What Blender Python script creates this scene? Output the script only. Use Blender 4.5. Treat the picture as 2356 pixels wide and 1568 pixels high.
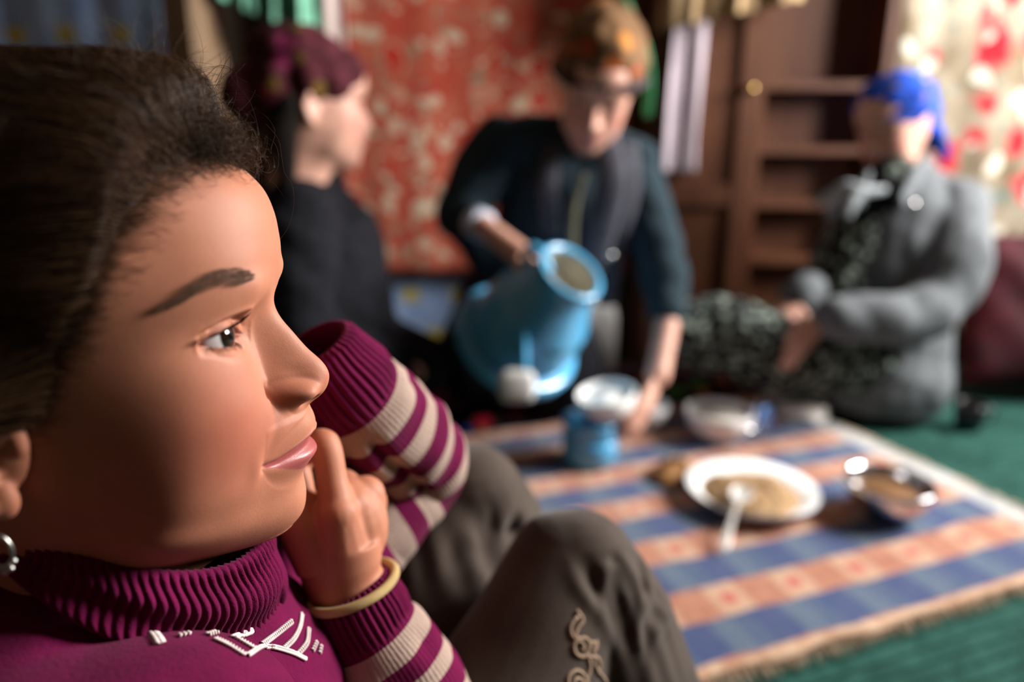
import bpy, bmesh, math, random
import numpy as np
from mathutils import Vector, Matrix, noise as mnoise

for _o in list(bpy.data.objects):
    bpy.data.objects.remove(_o, do_unlink=True)
scene = bpy.context.scene
COL = scene.collection

# ------------------------------------------------------------------ camera
FPX, CX, CY = 1571.0, 1178.0, 784.0            # 24 mm on 36 mm, in the 2356 x 1568 frame
CAM = Vector((0.0, 0.0, 0.62))
PITCH = math.radians(15.0)
cam_data = bpy.data.cameras.new('camera')
cam_data.lens = 24.0
cam_data.sensor_width = 36.0
cam_data.sensor_fit = 'HORIZONTAL'
cam_data.clip_start = 0.02
cam_data.dof.use_dof = True
cam_data.dof.focus_distance = 0.318
cam_data.dof.aperture_fstop = 2.5
cam_data.dof.aperture_blades = 0
cam = bpy.data.objects.new('camera', cam_data)
COL.objects.link(cam)
cam.location = CAM
cam.rotation_euler = (math.pi / 2 - PITCH, 0, 0)
scene.camera = cam

# ------------------------------------------------------------------ world, daylight, exposure
world = bpy.data.worlds.new('world')
scene.world = world
world.use_nodes = True
_bg = world.node_tree.nodes['Background']
_bg.inputs[0].default_value = (0.75, 0.86, 1.0, 1)
_bg.inputs[1].default_value = 0.6

WIN = dict(x=2.25, y0=0.74, y1=1.80, z0=0.95, z1=2.10)
_l = bpy.data.lights.new('window_right_offscreen', 'AREA')
_l.shape = 'RECTANGLE'
_l.size = WIN['z1'] - WIN['z0'] - 0.1
_l.size_y = WIN['y1'] - WIN['y0'] - 0.1
_l.energy = 275
_l.color = (1.0, 0.965, 0.92)
window_light = bpy.data.objects.new('window_right_offscreen', _l)
COL.objects.link(window_light)
window_light.location = (WIN['x'] + 0.10, (WIN['y0'] + WIN['y1']) / 2, (WIN['z0'] + WIN['z1']) / 2)
window_light.rotation_euler = (0, math.pi / 2, 0)

vs = scene.view_settings
vs.view_transform = 'Standard'
vs.look = 'None'
vs.gamma = 1.0
vs.use_curve_mapping = False
vs.exposure = 0.0
scene.display_settings.display_device = 'sRGB'

# ------------------------------------------------------------------ helpers
RNG = random.Random(7)
NR = np.random.default_rng(11)
_cr, _su = math.cos(PITCH), math.sin(PITCH)
AX_R = Vector((1, 0, 0)); AX_U = Vector((0, _su, _cr)); AX_F = Vector((0, _cr, -_su))

def at(px, py, depth):
    """world point seen at a pixel, at a depth (m) along the view axis"""
    return CAM + (AX_R * ((px - CX) / FPX) + AX_U * ((CY - py) / FPX) + AX_F) * depth

def on_floor(px, py, z=0.0):
    d = AX_R * ((px - CX) / FPX) + AX_U * ((CY - py) / FPX) + AX_F
    return CAM + d * ((z - CAM.z) / d.z)

def on_y(px, py, y):
    d = AX_R * ((px - CX) / FPX) + AX_U * ((CY - py) / FPX) + AX_F
    return CAM + d * ((y - CAM.y) / d.y)

def tag(o, label=None, cat=None, group=None, kind=None):
    if label: o['label'] = label
    if cat: o['category'] = cat
    if group: o['group'] = group
    if kind: o['kind'] = kind
    return o

def empty(name, loc=(0, 0, 0), label=None, cat=None, group=None):
    o = bpy.data.objects.new(name, None)
    COL.objects.link(o)
    o.location = loc
    o.empty_display_size = 0.05
    return tag(o, label, cat, group)

def world_of(o):
    m = o.matrix_basis.copy()
    return m if o.parent is None else world_of(o.parent) @ o.matrix_parent_inverse @ m

def link(name, me, mat=None, parent=None, smooth=True, origin=True):
    """link a mesh whose vertices are in world space; a top-level mesh gets its origin at its base"""
    o = bpy.data.objects.new(name, me)
    COL.objects.link(o)
    if mat is not None:
        me.materials.clear(); me.materials.append(mat)
    if smooth:
        me.polygons.foreach_set('use_smooth', [True] * len(me.polygons))
    if parent is not None:
        o.parent = parent
        o.matrix_parent_inverse = world_of(parent).inverted()
    elif origin:
        a = get_co(me); lo, hi = a.min(0), a.max(0)
        c = np.array([(lo[0] + hi[0]) / 2, (lo[1] + hi[1]) / 2, lo[2]])
        set_co(me, a - c); o.location = c
    return o

def mesh_np(name, V, F):
    me = bpy.data.meshes.new(name)
    me.from_pydata([tuple(v) for v in np.asarray(V, float)], [], [tuple(int(i) for i in f) for f in F])
    me.update()
    return me

def grid_faces(nr, nc, closed=False, flip=False):
    F = []
    for r in range(nr - 1):
        for c in range(nc if closed else nc - 1):
            c2 = (c + 1) % nc
            q = (r * nc + c, r * nc + c2, (r + 1) * nc + c2, (r + 1) * nc + c)
            F.append(q[::-1] if flip else q)
    return F

class MB:
    """collects closed shapes into one mesh"""
    def __init__(self): self.V = []; self.F = []
    def add(self, V, F):
        o = len(self.V)
        self.V += [tuple(v) for v in V]
        self.F += [tuple(i + o for i in f) for f in F]
        return self
    def box(self, c, s, rot=None):
        c = Vector(c)
        P = []
        for z in (-.5, .5):
            for x, y in ((-.5, -.5), (.5, -.5), (.5, .5), (-.5, .5)):
                v = Vector((x * s[0], y * s[1], z * s[2]))
                if rot is not None: v = rot @ v
                P.append(c + v)
        return self.add(P, [(3, 2, 1, 0), (4, 5, 6, 7), (0, 1, 5, 4), (1, 2, 6, 5), (2, 3, 7, 6), (3, 0, 4, 7)])
    def tube(self, pts, rad, n=10, cap=True, ell=None, up=None):
        V, F = tube_arrays(pts, rad, n, cap, ell, up)
        return self.add(V, F)
    def ball(self, c, r, n=16, m=10, rot=None):
        c = Vector(c); r = (r, r, r) if not hasattr(r, '__len__') else r
        V = [c + _rv(rot, (0, 0, r[2]))]
        for i in range(1, m):
            a = math.pi * i / m
            for j in range(n):
                b = 2 * math.pi * j / n
                V.append(c + _rv(rot, (r[0] * math.sin(a) * math.cos(b), r[1] * math.sin(a) * math.sin(b), r[2] * math.cos(a))))
        V.append(c + _rv(rot, (0, 0, -r[2])))
        F = [(0, 1 + j, 1 + (j + 1) % n) for j in range(n)]
        for i in range(m - 2):
            for j in range(n):
                a = 1 + i * n + j; b = 1 + i * n + (j + 1) % n
                F.append((a, a + n, b + n, b))
        L = len(V) - 1; s = 1 + (m - 2) * n
        F += [(L, s + (j + 1) % n, s + j) for j in range(n)]
        return self.add(V, F)
    def lathe(self, c, prof, n=40, rot=None):
        """prof: list of (r, z) from bottom to top, open unless r = 0 at ends"""
        c = Vector(c); V = []; nr = len(prof)
        for r, z in prof:
            for j in range(n):
                b = 2 * math.pi * j / n
                V.append(c + _rv(rot, (r * math.cos(b), r * math.sin(b), z)))
        return self.add(V, grid_faces(nr, n, True))
    def mesh(self, name):
        me = bpy.data.meshes.new(name)
        me.from_pydata(self.V, [], self.F)
        me.update()
        return me
    def build(self, name, mat, parent=None, smooth=True):
        return link(name, self.mesh(name), mat, parent, smooth)

def _rv(rot, v):
    v = Vector(v)
    return rot @ v if rot is not None else v

def tube_arrays(pts, rad, n=10, cap=True, ell=None, up=None):
    """swept tube; rad scalar/list; ell = lateral/vertical ratio list; frames kept by parallel transport"""
    P = [Vector(p) for p in pts]; m = len(P)
    R = [rad] * m if not hasattr(rad, '__len__') else list(rad)
    E = [1.0] * m if ell is None else ([ell] * m if not hasattr(ell, '__len__') else list(ell))
    T = []
    for i in range(m):
        t = P[min(i + 1, m - 1)] - P[max(i - 1, 0)]
        T.append(t.normalized() if t.length > 1e-9 else Vector((0, 0, 1)))
    u = Vector(up) if up is not None else (Vector((0, 0, 1)) if abs(T[0].z) < .9 else Vector((0, 1, 0)))
    V = []
    for i in range(m):
        u = (u - T[i] * u.dot(T[i]))
        u = u.normalized() if u.length > 1e-6 else T[i].orthogonal().normalized()
        w = T[i].cross(u)
        for j in range(n):
            a = 2 * math.pi * j / n
            V.append(P[i] + u * (R[i] * math.cos(a)) + w * (R[i] * E[i] * math.sin(a)))
    F = grid_faces(m, n, True)
    if cap:
        V.append(P[0]); V.append(P[-1]); a, b = len(V) - 2, len(V) - 1
        F += [(a, (j + 1) % n, j) for j in range(n)]
        s = (m - 1) * n
        F += [(b, s + j, s + (j + 1) % n) for j in range(n)]
    return V, F

def spline(pts, n):
    """Catmull-Rom through points (any dimension) -> n samples"""
    P = np.array([list(p) for p in pts], float)
    P = np.vstack([2 * P[0] - P[1], P, 2 * P[-1] - P[-2]])
    k = len(P) - 3
    out = []
    for t in np.linspace(0, k - 1e-9, n):
        i = int(t); u = t - i
        a, b, c, d = P[i], P[i + 1], P[i + 2], P[i + 3]
        out.append(.5 * ((2 * b) + (-a + c) * u + (2 * a - 5 * b + 4 * c - d) * u * u + (-a + 3 * b - 3 * c + d) * u ** 3))
    return np.array(out)

def remeshed(mb, name, voxel, smooth=4, factor=.5):
    """voxel-union of everything in mb, smoothed -> one continuous mesh"""
    me = mb.mesh(name + '_tmp')
    o = bpy.data.objects.new(name + '_tmp', me); COL.objects.link(o)
    m = o.modifiers.new('r', 'REMESH'); m.mode = 'VOXEL'; m.voxel_size = voxel; m.use_smooth_shade = True
    if smooth:
        s = o.modifiers.new('s', 'SMOOTH'); s.factor = factor; s.iterations = smooth
    dg = bpy.context.evaluated_depsgraph_get()
    out = bpy.data.meshes.new_from_object(o.evaluated_get(dg))
    out.name = name
    bpy.data.objects.remove(o, do_unlink=True); bpy.data.meshes.remove(me)
    return out

def get_co(me):
    a = np.empty(len(me.vertices) * 3); me.vertices.foreach_get('co', a); return a.reshape(-1, 3)
def set_co(me, a):
    me.vertices.foreach_set('co', np.ascontiguousarray(a, float).ravel()); me.update()
def get_no(me):
    a = np.empty(len(me.vertices) * 3); me.vertices.foreach_get('normal', a); return a.reshape(-1, 3)
def add_attr(me, name, vals):
    at_ = me.attributes.new(name, 'FLOAT', 'POINT'); at_.data.foreach_set('value', np.ascontiguousarray(vals, dtype=np.float32))

def smoothstep(a, b, x):
    t = np.clip((np.asarray(x, float) - a) / (b - a), 0, 1); return t * t * (3 - 2 * t)

def nz(P, scale, seed=0):
    """cheap smooth noise on an array of points, about -1..1"""
    r = np.random.default_rng(seed); o = np.zeros(len(P))
    for k in range(6):
        d = r.normal(size=3); d /= np.linalg.norm(d)
        o += np.sin(P @ d * scale * r.uniform(.6, 1.7) + r.uniform(0, 7))
    return o / 3.0

# ------------------------------------------------------------------ materials
MATS = {}
class NT:
    def __init__(self, name):
        self.m = bpy.data.materials.new(name); self.m.use_nodes = True
        self.t = self.m.node_tree; self.b = self.t.nodes['Principled BSDF']
        MATS[name] = self.m
    def n(self, typ, **kw):
        nd = self.t.nodes.new(typ)
        for k, v in kw.items():
            if k in nd.inputs: nd.inputs[k].default_value = v
            else: setattr(nd, k, v)
        return nd
    def l(self, a, b): self.t.links.new(a, b)
    def coord(self, kind='Object', scale=(1, 1, 1), rot=(0, 0, 0), loc=(0, 0, 0)):
        tc = self.n('ShaderNodeTexCoord'); mp = self.n('ShaderNodeMapping')
        mp.inputs['Scale'].default_value = scale; mp.inputs['Rotation'].default_value = rot; mp.inputs['Location'].default_value = loc
        self.l(tc.outputs[kind], mp.inputs[0]); return mp.outputs[0]
    def noise(self, vec, scale, detail=3, rough=.5, dist=0):
        x = self.n('ShaderNodeTexNoise'); x.inputs['Scale'].default_value = scale; x.inputs['Detail'].default_value = detail
        x.inputs['Roughness'].default_value = rough; x.inputs['Distortion'].default_value = dist
        if vec is not None: self.l(vec, x.inputs['Vector'])
        return x
    def ramp(self, fac, stops, interp='LINEAR'):
        r = self.n('ShaderNodeValToRGB'); r.color_ramp.interpolation = interp
        e = r.color_ramp.elements
        while len(e) < len(stops): e.new(.5)
        for el, (p, c) in zip(e, stops):
            el.position = p; el.color = tuple(c) + (1,) if len(c) == 3 else c
        self.l(fac, r.inputs[0]); return r.outputs[0]
    def mix(self, fac, a, b, blend='MIX'):
        x = self.n('ShaderNodeMix', data_type='RGBA', blend_type=blend)
        if hasattr(fac, 'links'): self.l(fac, x.inputs[0])
        else: x.inputs[0].default_value = fac
        for s, v in ((6, a), (7, b)):
            if hasattr(v, 'links'): self.l(v, x.inputs[s])
            else: x.inputs[s].default_value = tuple(v) + (1,) if len(v) == 3 else v
        return x.outputs[2]
    def math(self, op, a, b=0.0, clamp=False):
        x = self.n('ShaderNodeMath', operation=op, use_clamp=clamp)
        for i, v in ((0, a), (1, b)):
            if hasattr(v, 'links'): self.l(v, x.inputs[i])
            else: x.inputs[i].default_value = v
        return x.outputs[0]
    def attr(self, name):
        x = self.n('ShaderNodeAttribute', attribute_name=name); return x.outputs['Fac']
    def bump(self, h, strength=.3, dist=.002):
        x = self.n('ShaderNodeBump'); x.inputs['Strength'].default_value = strength; x.inputs['Distance'].default_value = dist
        self.l(h, x.inputs['Height']); self.l(x.outputs[0], self.b.inputs['Normal']); return x
    def color(self, c):
        if hasattr(c, 'links'): self.l(c, self.b.inputs['Base Color'])
        else: self.b.inputs['Base Color'].default_value = tuple(c) + (1,)
        return self
    def set(self, **kw):
        for k, v in kw.items():
            k = k.replace('_', ' ')
            for s in self.b.inputs:
                if s.name.lower() == k.lower(): s.default_value = v
        return self

def plain(name, c, rough=.7, nscale=30, var=.25, spec=.3, **kw):
    M = NT(name)
    v = M.noise(M.coord(), nscale, 4).outputs['Fac']
    d = tuple(x * (1 - var) for x in c); l = tuple(min(1, x * (1 + var)) for x in c)
    M.color(M.ramp(v, [(.3, d), (.7, l)]))
    M.set(roughness=rough, **{'Specular_IOR_Level': spec}); M.set(**kw)
    return M.m
# ------------------------------------------------------------------ room shell
XL, XR, YB, YF, ZT = -1.75, 2.25, 2.16, -1.30, 2.50
M_PLASTER = plain('clay_plaster', (.085, .058, .04), .95, 6, .3)
M_CEIL = plain('sooty_ceiling', (.06, .042, .03), .95, 5, .3)
M_WOODDK = None
def wood(name, c1, c2, rough=.45, scale=(1, 1, 6), spec=.4):
    M = NT(name)
    v = M.coord(scale=(14, 14, 1.4))
    n = M.noise(v, 3.0, 5, .6, 1.5).outputs['Fac']
    M.color(M.ramp(n, [(.3, c1), (.72, c2)])); M.set(roughness=rough, **{'Specular_IOR_Level': spec}); M.bump(n, .15, .002)
    return M.m
M_POST = wood('weathered_post_wood', (.10, .055, .028), (.27, .17, .095), .6)
M_CAB = wood('red_brown_cabinet_wood', (.055, .017, .007), (.115, .040, .016), .42)
M_FRAME = wood('window_frame_wood', (.30, .32, .34), (.45, .47, .48), .5)

def slab(name, lo, hi, mat, kind='structure'):
    c = [(a + b) / 2 for a, b in zip(lo, hi)]; s = [b - a for a, b in zip(lo, hi)]
    o = MB().box(c, s).build(name, mat, None, False)
    return tag(o, kind=kind)

def earth_floor():
    M = NT('dark_green_floor_felt')
    co = M.coord()
    n = M.noise(co, 40, 4).outputs['Fac']
    M.color(M.ramp(n, [(.3, (.012, .030, .022)), (.7, (.030, .062, .045))])); M.set(roughness=.95, **{'Specular_IOR_Level': .1})
    M.bump(M.noise(co, 300, 3).outputs['Fac'], .6, .004)
    return M.m
slab('floor', (XL - .1, YF - .1, -.08), (XR + .1, YB + .1, -.012), earth_floor())
slab('ceiling', (XL - .1, YF - .1, ZT), (XR + .1, YB + .1, ZT + .08), M_CEIL)
slab('wall_left', (XL - .1, YF, 0 - .012), (XL, YB, ZT), M_PLASTER)
slab('wall_back', (XL, YB, -.012), (XR, YB + .1, ZT), M_PLASTER)
slab('wall_front', (XL, YF - .1, -.012), (XR, YF, ZT), M_PLASTER)
# right wall with the window opening
_mb = MB()
for lo, hi in (((XR, YF, -.012), (XR + .16, WIN['y0'], ZT)), ((XR, WIN['y1'], -.012), (XR + .16, YB, ZT)),
               ((XR, WIN['y0'], -.012), (XR + .16, WIN['y1'], WIN['z0'])), ((XR, WIN['y0'], WIN['z1']), (XR + .16, WIN['y1'], ZT))):
    _mb.box([(a + b) / 2 for a, b in zip(lo, hi)], [b - a for a, b in zip(lo, hi)])
tag(_mb.build('wall_right', M_PLASTER, None, False), kind='structure')
_w = MB(); _t = .05
for z in (WIN['z0'] + _t / 2, WIN['z1'] - _t / 2): _w.box((XR + .05, (WIN['y0'] + WIN['y1']) / 2, z), (.06, WIN['y1'] - WIN['y0'], _t))
for y in (WIN['y0'] + _t / 2, (WIN['y0'] + WIN['y1']) / 2, WIN['y1'] - _t / 2): _w.box((XR + .05, y, (WIN['z0'] + WIN['z1']) / 2), (.06, _t, WIN['z1'] - WIN['z0'] - 2 * _t))
win = tag(_w.build('window_1', M_FRAME, None, False), kind='structure')

# ------------------------------------------------------------------ fabrics on the walls
def floral(name, cols, scale, bg, seed=0.0, rough=.9, dens=.38):
    """printed cotton: overlapping blooms from two voronoi layers, leaves and pale petals"""
    M = NT(name)
    co = M.coord(scale=(1, .25, 1), loc=(seed, 0, seed * .7))
    wob = M.noise(co, 9, 2)
    ad = M.n('ShaderNodeMixRGB', blend_type='LINEAR_LIGHT'); ad.inputs[0].default_value = .05
    M.l(co, ad.inputs[1]); M.l(wob.outputs['Color'], ad.inputs[2])
    def vor(s):
        v = M.n('ShaderNodeTexVoronoi'); v.inputs['Scale'].default_value = s; v.inputs['Randomness'].default_value = .85
        M.l(ad.outputs[0], v.inputs['Vector']); return v
    v1, v2, v3 = vor(scale), vor(scale * 1.55), vor(scale * 2.6)
    c = M.ramp(M.noise(ad.outputs[0], scale * .8, 3).outputs['Fac'], [(.35, bg[0]), (.65, bg[1])])
    sep1 = M.n('ShaderNodeSeparateColor'); M.l(v3.outputs['Color'], sep1.inputs[0])
    leaf = M.math('MULTIPLY', M.math('LESS_THAN', v3.outputs['Distance'], .36), M.math('GREATER_THAN', sep1.outputs[0], .52))
    c = M.mix(leaf, c, cols[2])
    f1 = M.ramp(v1.outputs['Distance'], [(.0, cols[1]), (.16, cols[0]), (.34, cols[0]), (.42, cols[3]), (.5, cols[3])])
    sep = M.n('ShaderNodeSeparateColor'); M.l(v1.outputs['Color'], sep.inputs[0])
    m1 = M.math('MULTIPLY', M.math('LESS_THAN', v1.outputs['Distance'], .46), M.math('GREATER_THAN', sep.outputs[1], dens))
    c = M.mix(m1, c, f1)
    sep2 = M.n('ShaderNodeSeparateColor'); M.l(v2.outputs['Color'], sep2.inputs[0])
    f2 = M.ramp(v2.outputs['Distance'], [(0, cols[4]), (.2, cols[5]), (.4, cols[5])])
    m2 = M.math('MULTIPLY', M.math('LESS_THAN', v2.outputs['Distance'], .36), M.math('GREATER_THAN', sep2.outputs[0], .36))
    c = M.mix(m2, c, f2)
    M.color(c); M.set(roughness=rough, **{'Specular_IOR_Level': .15})
    M.bump(M.noise(M.coord(), 700, 2).outputs['Fac'], .15, .001)
    return M.m
M_FLORAL = floral('red_floral_cotton', [(.48, .030, .022), (.62, .10, .045), (.30, .26, .17), (.60, .34, .22), (.72, .60, .42), (.66, .50, .36)], 11, ((.52, .15, .09), (.46, .045, .03)))
M_FLORAL2 = floral('white_rose_cotton', [(.34, .010, .020), (.22, .006, .012), (.13, .17, .145), (.42, .09, .085), (.56, .52, .45), (.54, .50, .42)], 9.5, ((.34, .29, .22), (.13, .095, .055)), 3.3, dens=.10)
def patch_cloth():
    M = NT('blue_cloth_yellow_patches')
    tc = M.n('ShaderNodeTexCoord'); sp = M.n('ShaderNodeSeparateXYZ'); M.l(tc.outputs['Object'], sp.inputs[0])
    n = M.noise(tc.outputs['Object'], 14, 3)
    c = M.ramp(n.outputs['Fac'], [(.3, (.24, .36, .66)), (.7, (.40, .54, .80))])
    def cell(o, per, off, w):
        f = M.math('FRACT', M.math('ADD', M.math('DIVIDE', o, per), off))
        return M.math('LESS_THAN', M.math('ABSOLUTE', M.math('SUBTRACT', f, .5)), w)
    row = M.math('FLOOR', M.math('DIVIDE', sp.outputs[2], .13))
    xs = M.math('ADD', sp.outputs[0], M.math('MULTIPLY', row, .075))
    m = M.math('MULTIPLY', cell(xs, .15, 0, .17), cell(sp.outputs[2], .13, 0, .17))
    M.color(M.mix(m, c, (.56, .46, .10)))
    M.set(roughness=.9, **{'Specular_IOR_Level': .1}); M.bump(n.outputs['Fac'], .2, .004)
    return M.m
M_PATCH = patch_cloth()

def drape(name, x0, x1, z0, z1, y, mat, folds=7, amp=.018, seed=1, label=None, cat=None, group=None, hem=.0, slant=(0, 0), parent=None, sag=0.0, nx=90, nzz=50, thick=.004):
    """hanging cloth facing the room, with vertical folds"""
    r = random.Random(seed); ph = [r.uniform(0, 6.28) for _ in range(4)]
    V = []
    for side in (0, 1):
        for i in range(nzz):
            t = i / (nzz - 1)
            for j in range(nx):
                u = j / (nx - 1)
                zz = z1 + (z0 + hem * math.sin(u * 9 + ph[0]) - sag * math.sin(u * math.pi) - z1) * t + (slant[0] + (slant[1] - slant[0]) * u) * (t)
                a = amp * (.45 + .55 * t)
                d = a * (math.sin(u * folds * 6.283 + ph[1] + .8 * math.sin(t * 2 + ph[2])) + .45 * math.sin(u * folds * 2.3 * 6.283 + ph[3] + t * 2))
                V.append((x0 + (x1 - x0) * u + .006 * math.sin(t * 5 + u * 20), y + d + (thick if side else 0), zz))
    n = nx * nzz
    F = grid_faces(nzz, nx) + [tuple(i + n for i in f[::-1]) for f in grid_faces(nzz, nx)]
    def edge(a, b): F.append((a, b, b + n, a + n))
    for j in range(nx - 1): edge(j + 1, j); edge((nzz - 1) * nx + j, (nzz - 1) * nx + j + 1)
    for i in range(nzz - 1): edge(i * nx, (i + 1) * nx); edge((i + 1) * nx + nx - 1, i * nx + nx - 1)
    o = link(name, mesh_np(name, V, F), mat, parent)
    return tag(o, label, cat, group)

def wx(px, py, y): return on_y(px, py, y).x
def wz(py, y, px=1178): return on_y(px, py, y).z
# pale blue cloth low on the back wall and up the left corner, floral curtain in front of it
YW = 2.10
drape('wall_cloth', XL + .03, .18, .005, .36, YW + .025, M_PATCH, 2, .006, 3, 'light blue wall cloth with yellow patches below the red floral curtain', 'wall cloth')
drape('wall_cloth', XL + .03, wx(385, 80, 1.98), .37, 1.62, YW - .03, M_PATCH, 3, .010, 4, 'dim blue wall cloth with yellow patches left of the wooden post', 'wall cloth')
drape('floral_curtain', wx(700, 200, YW), wx(1455, 200, YW), wz(626, YW), 1.62, YW - .02, M_FLORAL, 3, .0035, 5, 'red and cream floral curtain hanging behind the pouring woman', 'curtain', nx=160)
drape('rose_curtain', wx(2046, 200, 2.02), XR - .02, wz(770, 2.02), 1.62, 2.02, M_FLORAL2, 4, .006, 6, 'white curtain with red roses hanging behind the woman in grey', 'curtain', nx=140)
M_GREENC = plain('sea_green_cloth', (.16, .40, .28), .85, 18, .45)
M_PINKW = plain('pinkish_white_cloth', (.56, .44, .42), .9, 12, .2)
drape('green_cloth', wx(505, 40, 1.93), wx(735, 40, 1.93), wz(92, 1.93), 1.35, 1.93, M_GREENC, 4, .028, 9, 'sea green cloth hanging above the dark maroon headscarf', 'cloth', slant=(.10, -.01), nx=80)
drape('white_cloth', wx(700, 40, 1.985), wx(795, 40, 1.985), wz(175, 1.985), 1.45, 1.985, M_PINKW, 1, .012, 10, 'pinkish white cloth hanging between the green cloth and red curtain', 'cloth', nx=40)

# timber post in the left corner
_pb = on_floor(0, 0) if False else None
_pc = on_y(435, 60, 1.90)
_post = MB()
_rz = Matrix.Rotation(math.radians(-16), 3, 'Z')
_sec = []
_n = 12
for i in range(_n + 1):
    z = -.012 + (ZT + .012) * i / _n
    wob = .006 * math.sin(z * 5) ; s = .052 + .004 * math.sin(z * 9 + 1)
    ring = []
    for k in range(4):
        for bx, by in (((-1, -.8), (-.8, -1)), ((.8, -1), (1, -.8)), ((1, .8), (.8, 1)), ((-.8, 1), (-1, .8)))[k]:
            v = _rz @ Vector((bx * s + wob, by * s * 1.15, 0)); ring.append((v.x + _pc.x, v.y + 1.93, z))
    _sec.append(ring)
_post.add([p for r in _sec for p in r], grid_faces(_n + 1, 8, True) + [tuple(range(7, -1, -1)), tuple(_n * 8 + i for i in range(8))])
tag(_post.build('wooden_post', M_POST, None, False), 'rough squared timber post standing between blue wall cloth and green cloth', 'post')

# ------------------------------------------------------------------ wooden cupboard: door panel left, dark open shelves right
cx0, cx1, cx2 = wx(1478, 400, 1.98), wx(1726, 400, 1.98), wx(2016, 400, 1.98)
cup = empty('cupboard', ((cx0 + cx2) / 2, 2.03, 0), 'tall red-brown wooden cupboard with a panelled door and open shelves behind the women', 'cupboard')
_cz = 1.5; _yf, _yb = 1.975, 2.085
b = MB()
b.box(((cx0 + cx2) / 2, _yb - .008, _cz / 2), (cx2 - cx0, .014, _cz))
b.box(((cx0 + cx2) / 2, (_yf + _yb) / 2, _cz + .012), (cx2 - cx0 + .03, _yb - _yf + .02, .024))
b.build('back_panel', M_CAB, cup, False)
for x in (cx0 + .010, cx1 + .010, cx2 - .010):
    MB().box((x, (_yf + _yb) / 2 - .004, _cz / 2), (.020, _yb - _yf - .006, _cz)).build('side_panel', M_CAB, cup, False)
# door with stiles, rails, recessed panels
dx0, dx1 = cx0 + .022, cx1 - .002
d = MB()
for x in (dx0 + .025, dx1 - .025): d.box((x, _yf - .006, .76), (.05, .018, 1.44))
for z in (.07, .52, 1.05, 1.45): d.box(((dx0 + dx1) / 2, _yf - .005, z), (dx1 - dx0 - .1, .016, .06))
door = d.build('door', M_CAB, cup, False)
for z0, z1 in ((.10, .49), (.55, 1.02), (1.08, 1.42)):
    MB().box(((dx0 + dx1) / 2, _yf + .002, (z0 + z1) / 2), (dx1 - dx0 - .1, .008, z1 - z0)).build('door_panel', M_CAB, door, False)
MB().ball((dx1 - .025, _yf - .026, .80), .012, 12, 8).build('knob', plain('brass_knob', (.45, .30, .10), .35, 10, .2, Metallic=1.0), door)
for py in (196, 345, 470, 600, 730):
    z = wz(py, _yf)
    MB().box(((cx1 + cx2) / 2 + .005, (_yf + _yb) / 2, z), (cx2 - cx1 - .036, _yb - _yf - .012, .020)).build('shelf', M_CAB, cup, False)
M_LILAC = plain('lilac_grey_cloth', (.44, .37, .42), .8, 9, .15)
M_BEIGE = plain('tan_brown_cloth', (.30, .20, .105), .9, 10, .3)
drape('strip', wx(1538, 200, 1.945), wx(1618, 200, 1.945), wz(395, 1.945), 1.10, 1.945, M_LILAC, 1.6, .010, 21, 'lilac grey towel hanging on the cupboard door', 'strip', nx=40)  # thin lilac cloth stands for the pale upright streak on the door
drape('valance', wx(1520, 40, 1.90), wx(1850, 40, 1.90), wz(72, 1.90), 1.30, 1.895, M_BEIGE, 3, .014, 22, 'tan cloth hanging over the top of the cupboard', 'cloth', slant=(0, .075), nx=90)
# ------------------------------------------------------------------ floor coverings (all laid out in the cloth's own frame, turned 20 degrees)
TA = math.radians(20)
E1 = Vector((math.cos(TA), math.sin(TA), 0)); E2 = Vector((-math.sin(TA), math.cos(TA), 0))
def tf(u, v, z=0.0): return E1 * u + E2 * v + Vector((0, 0, z))

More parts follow.
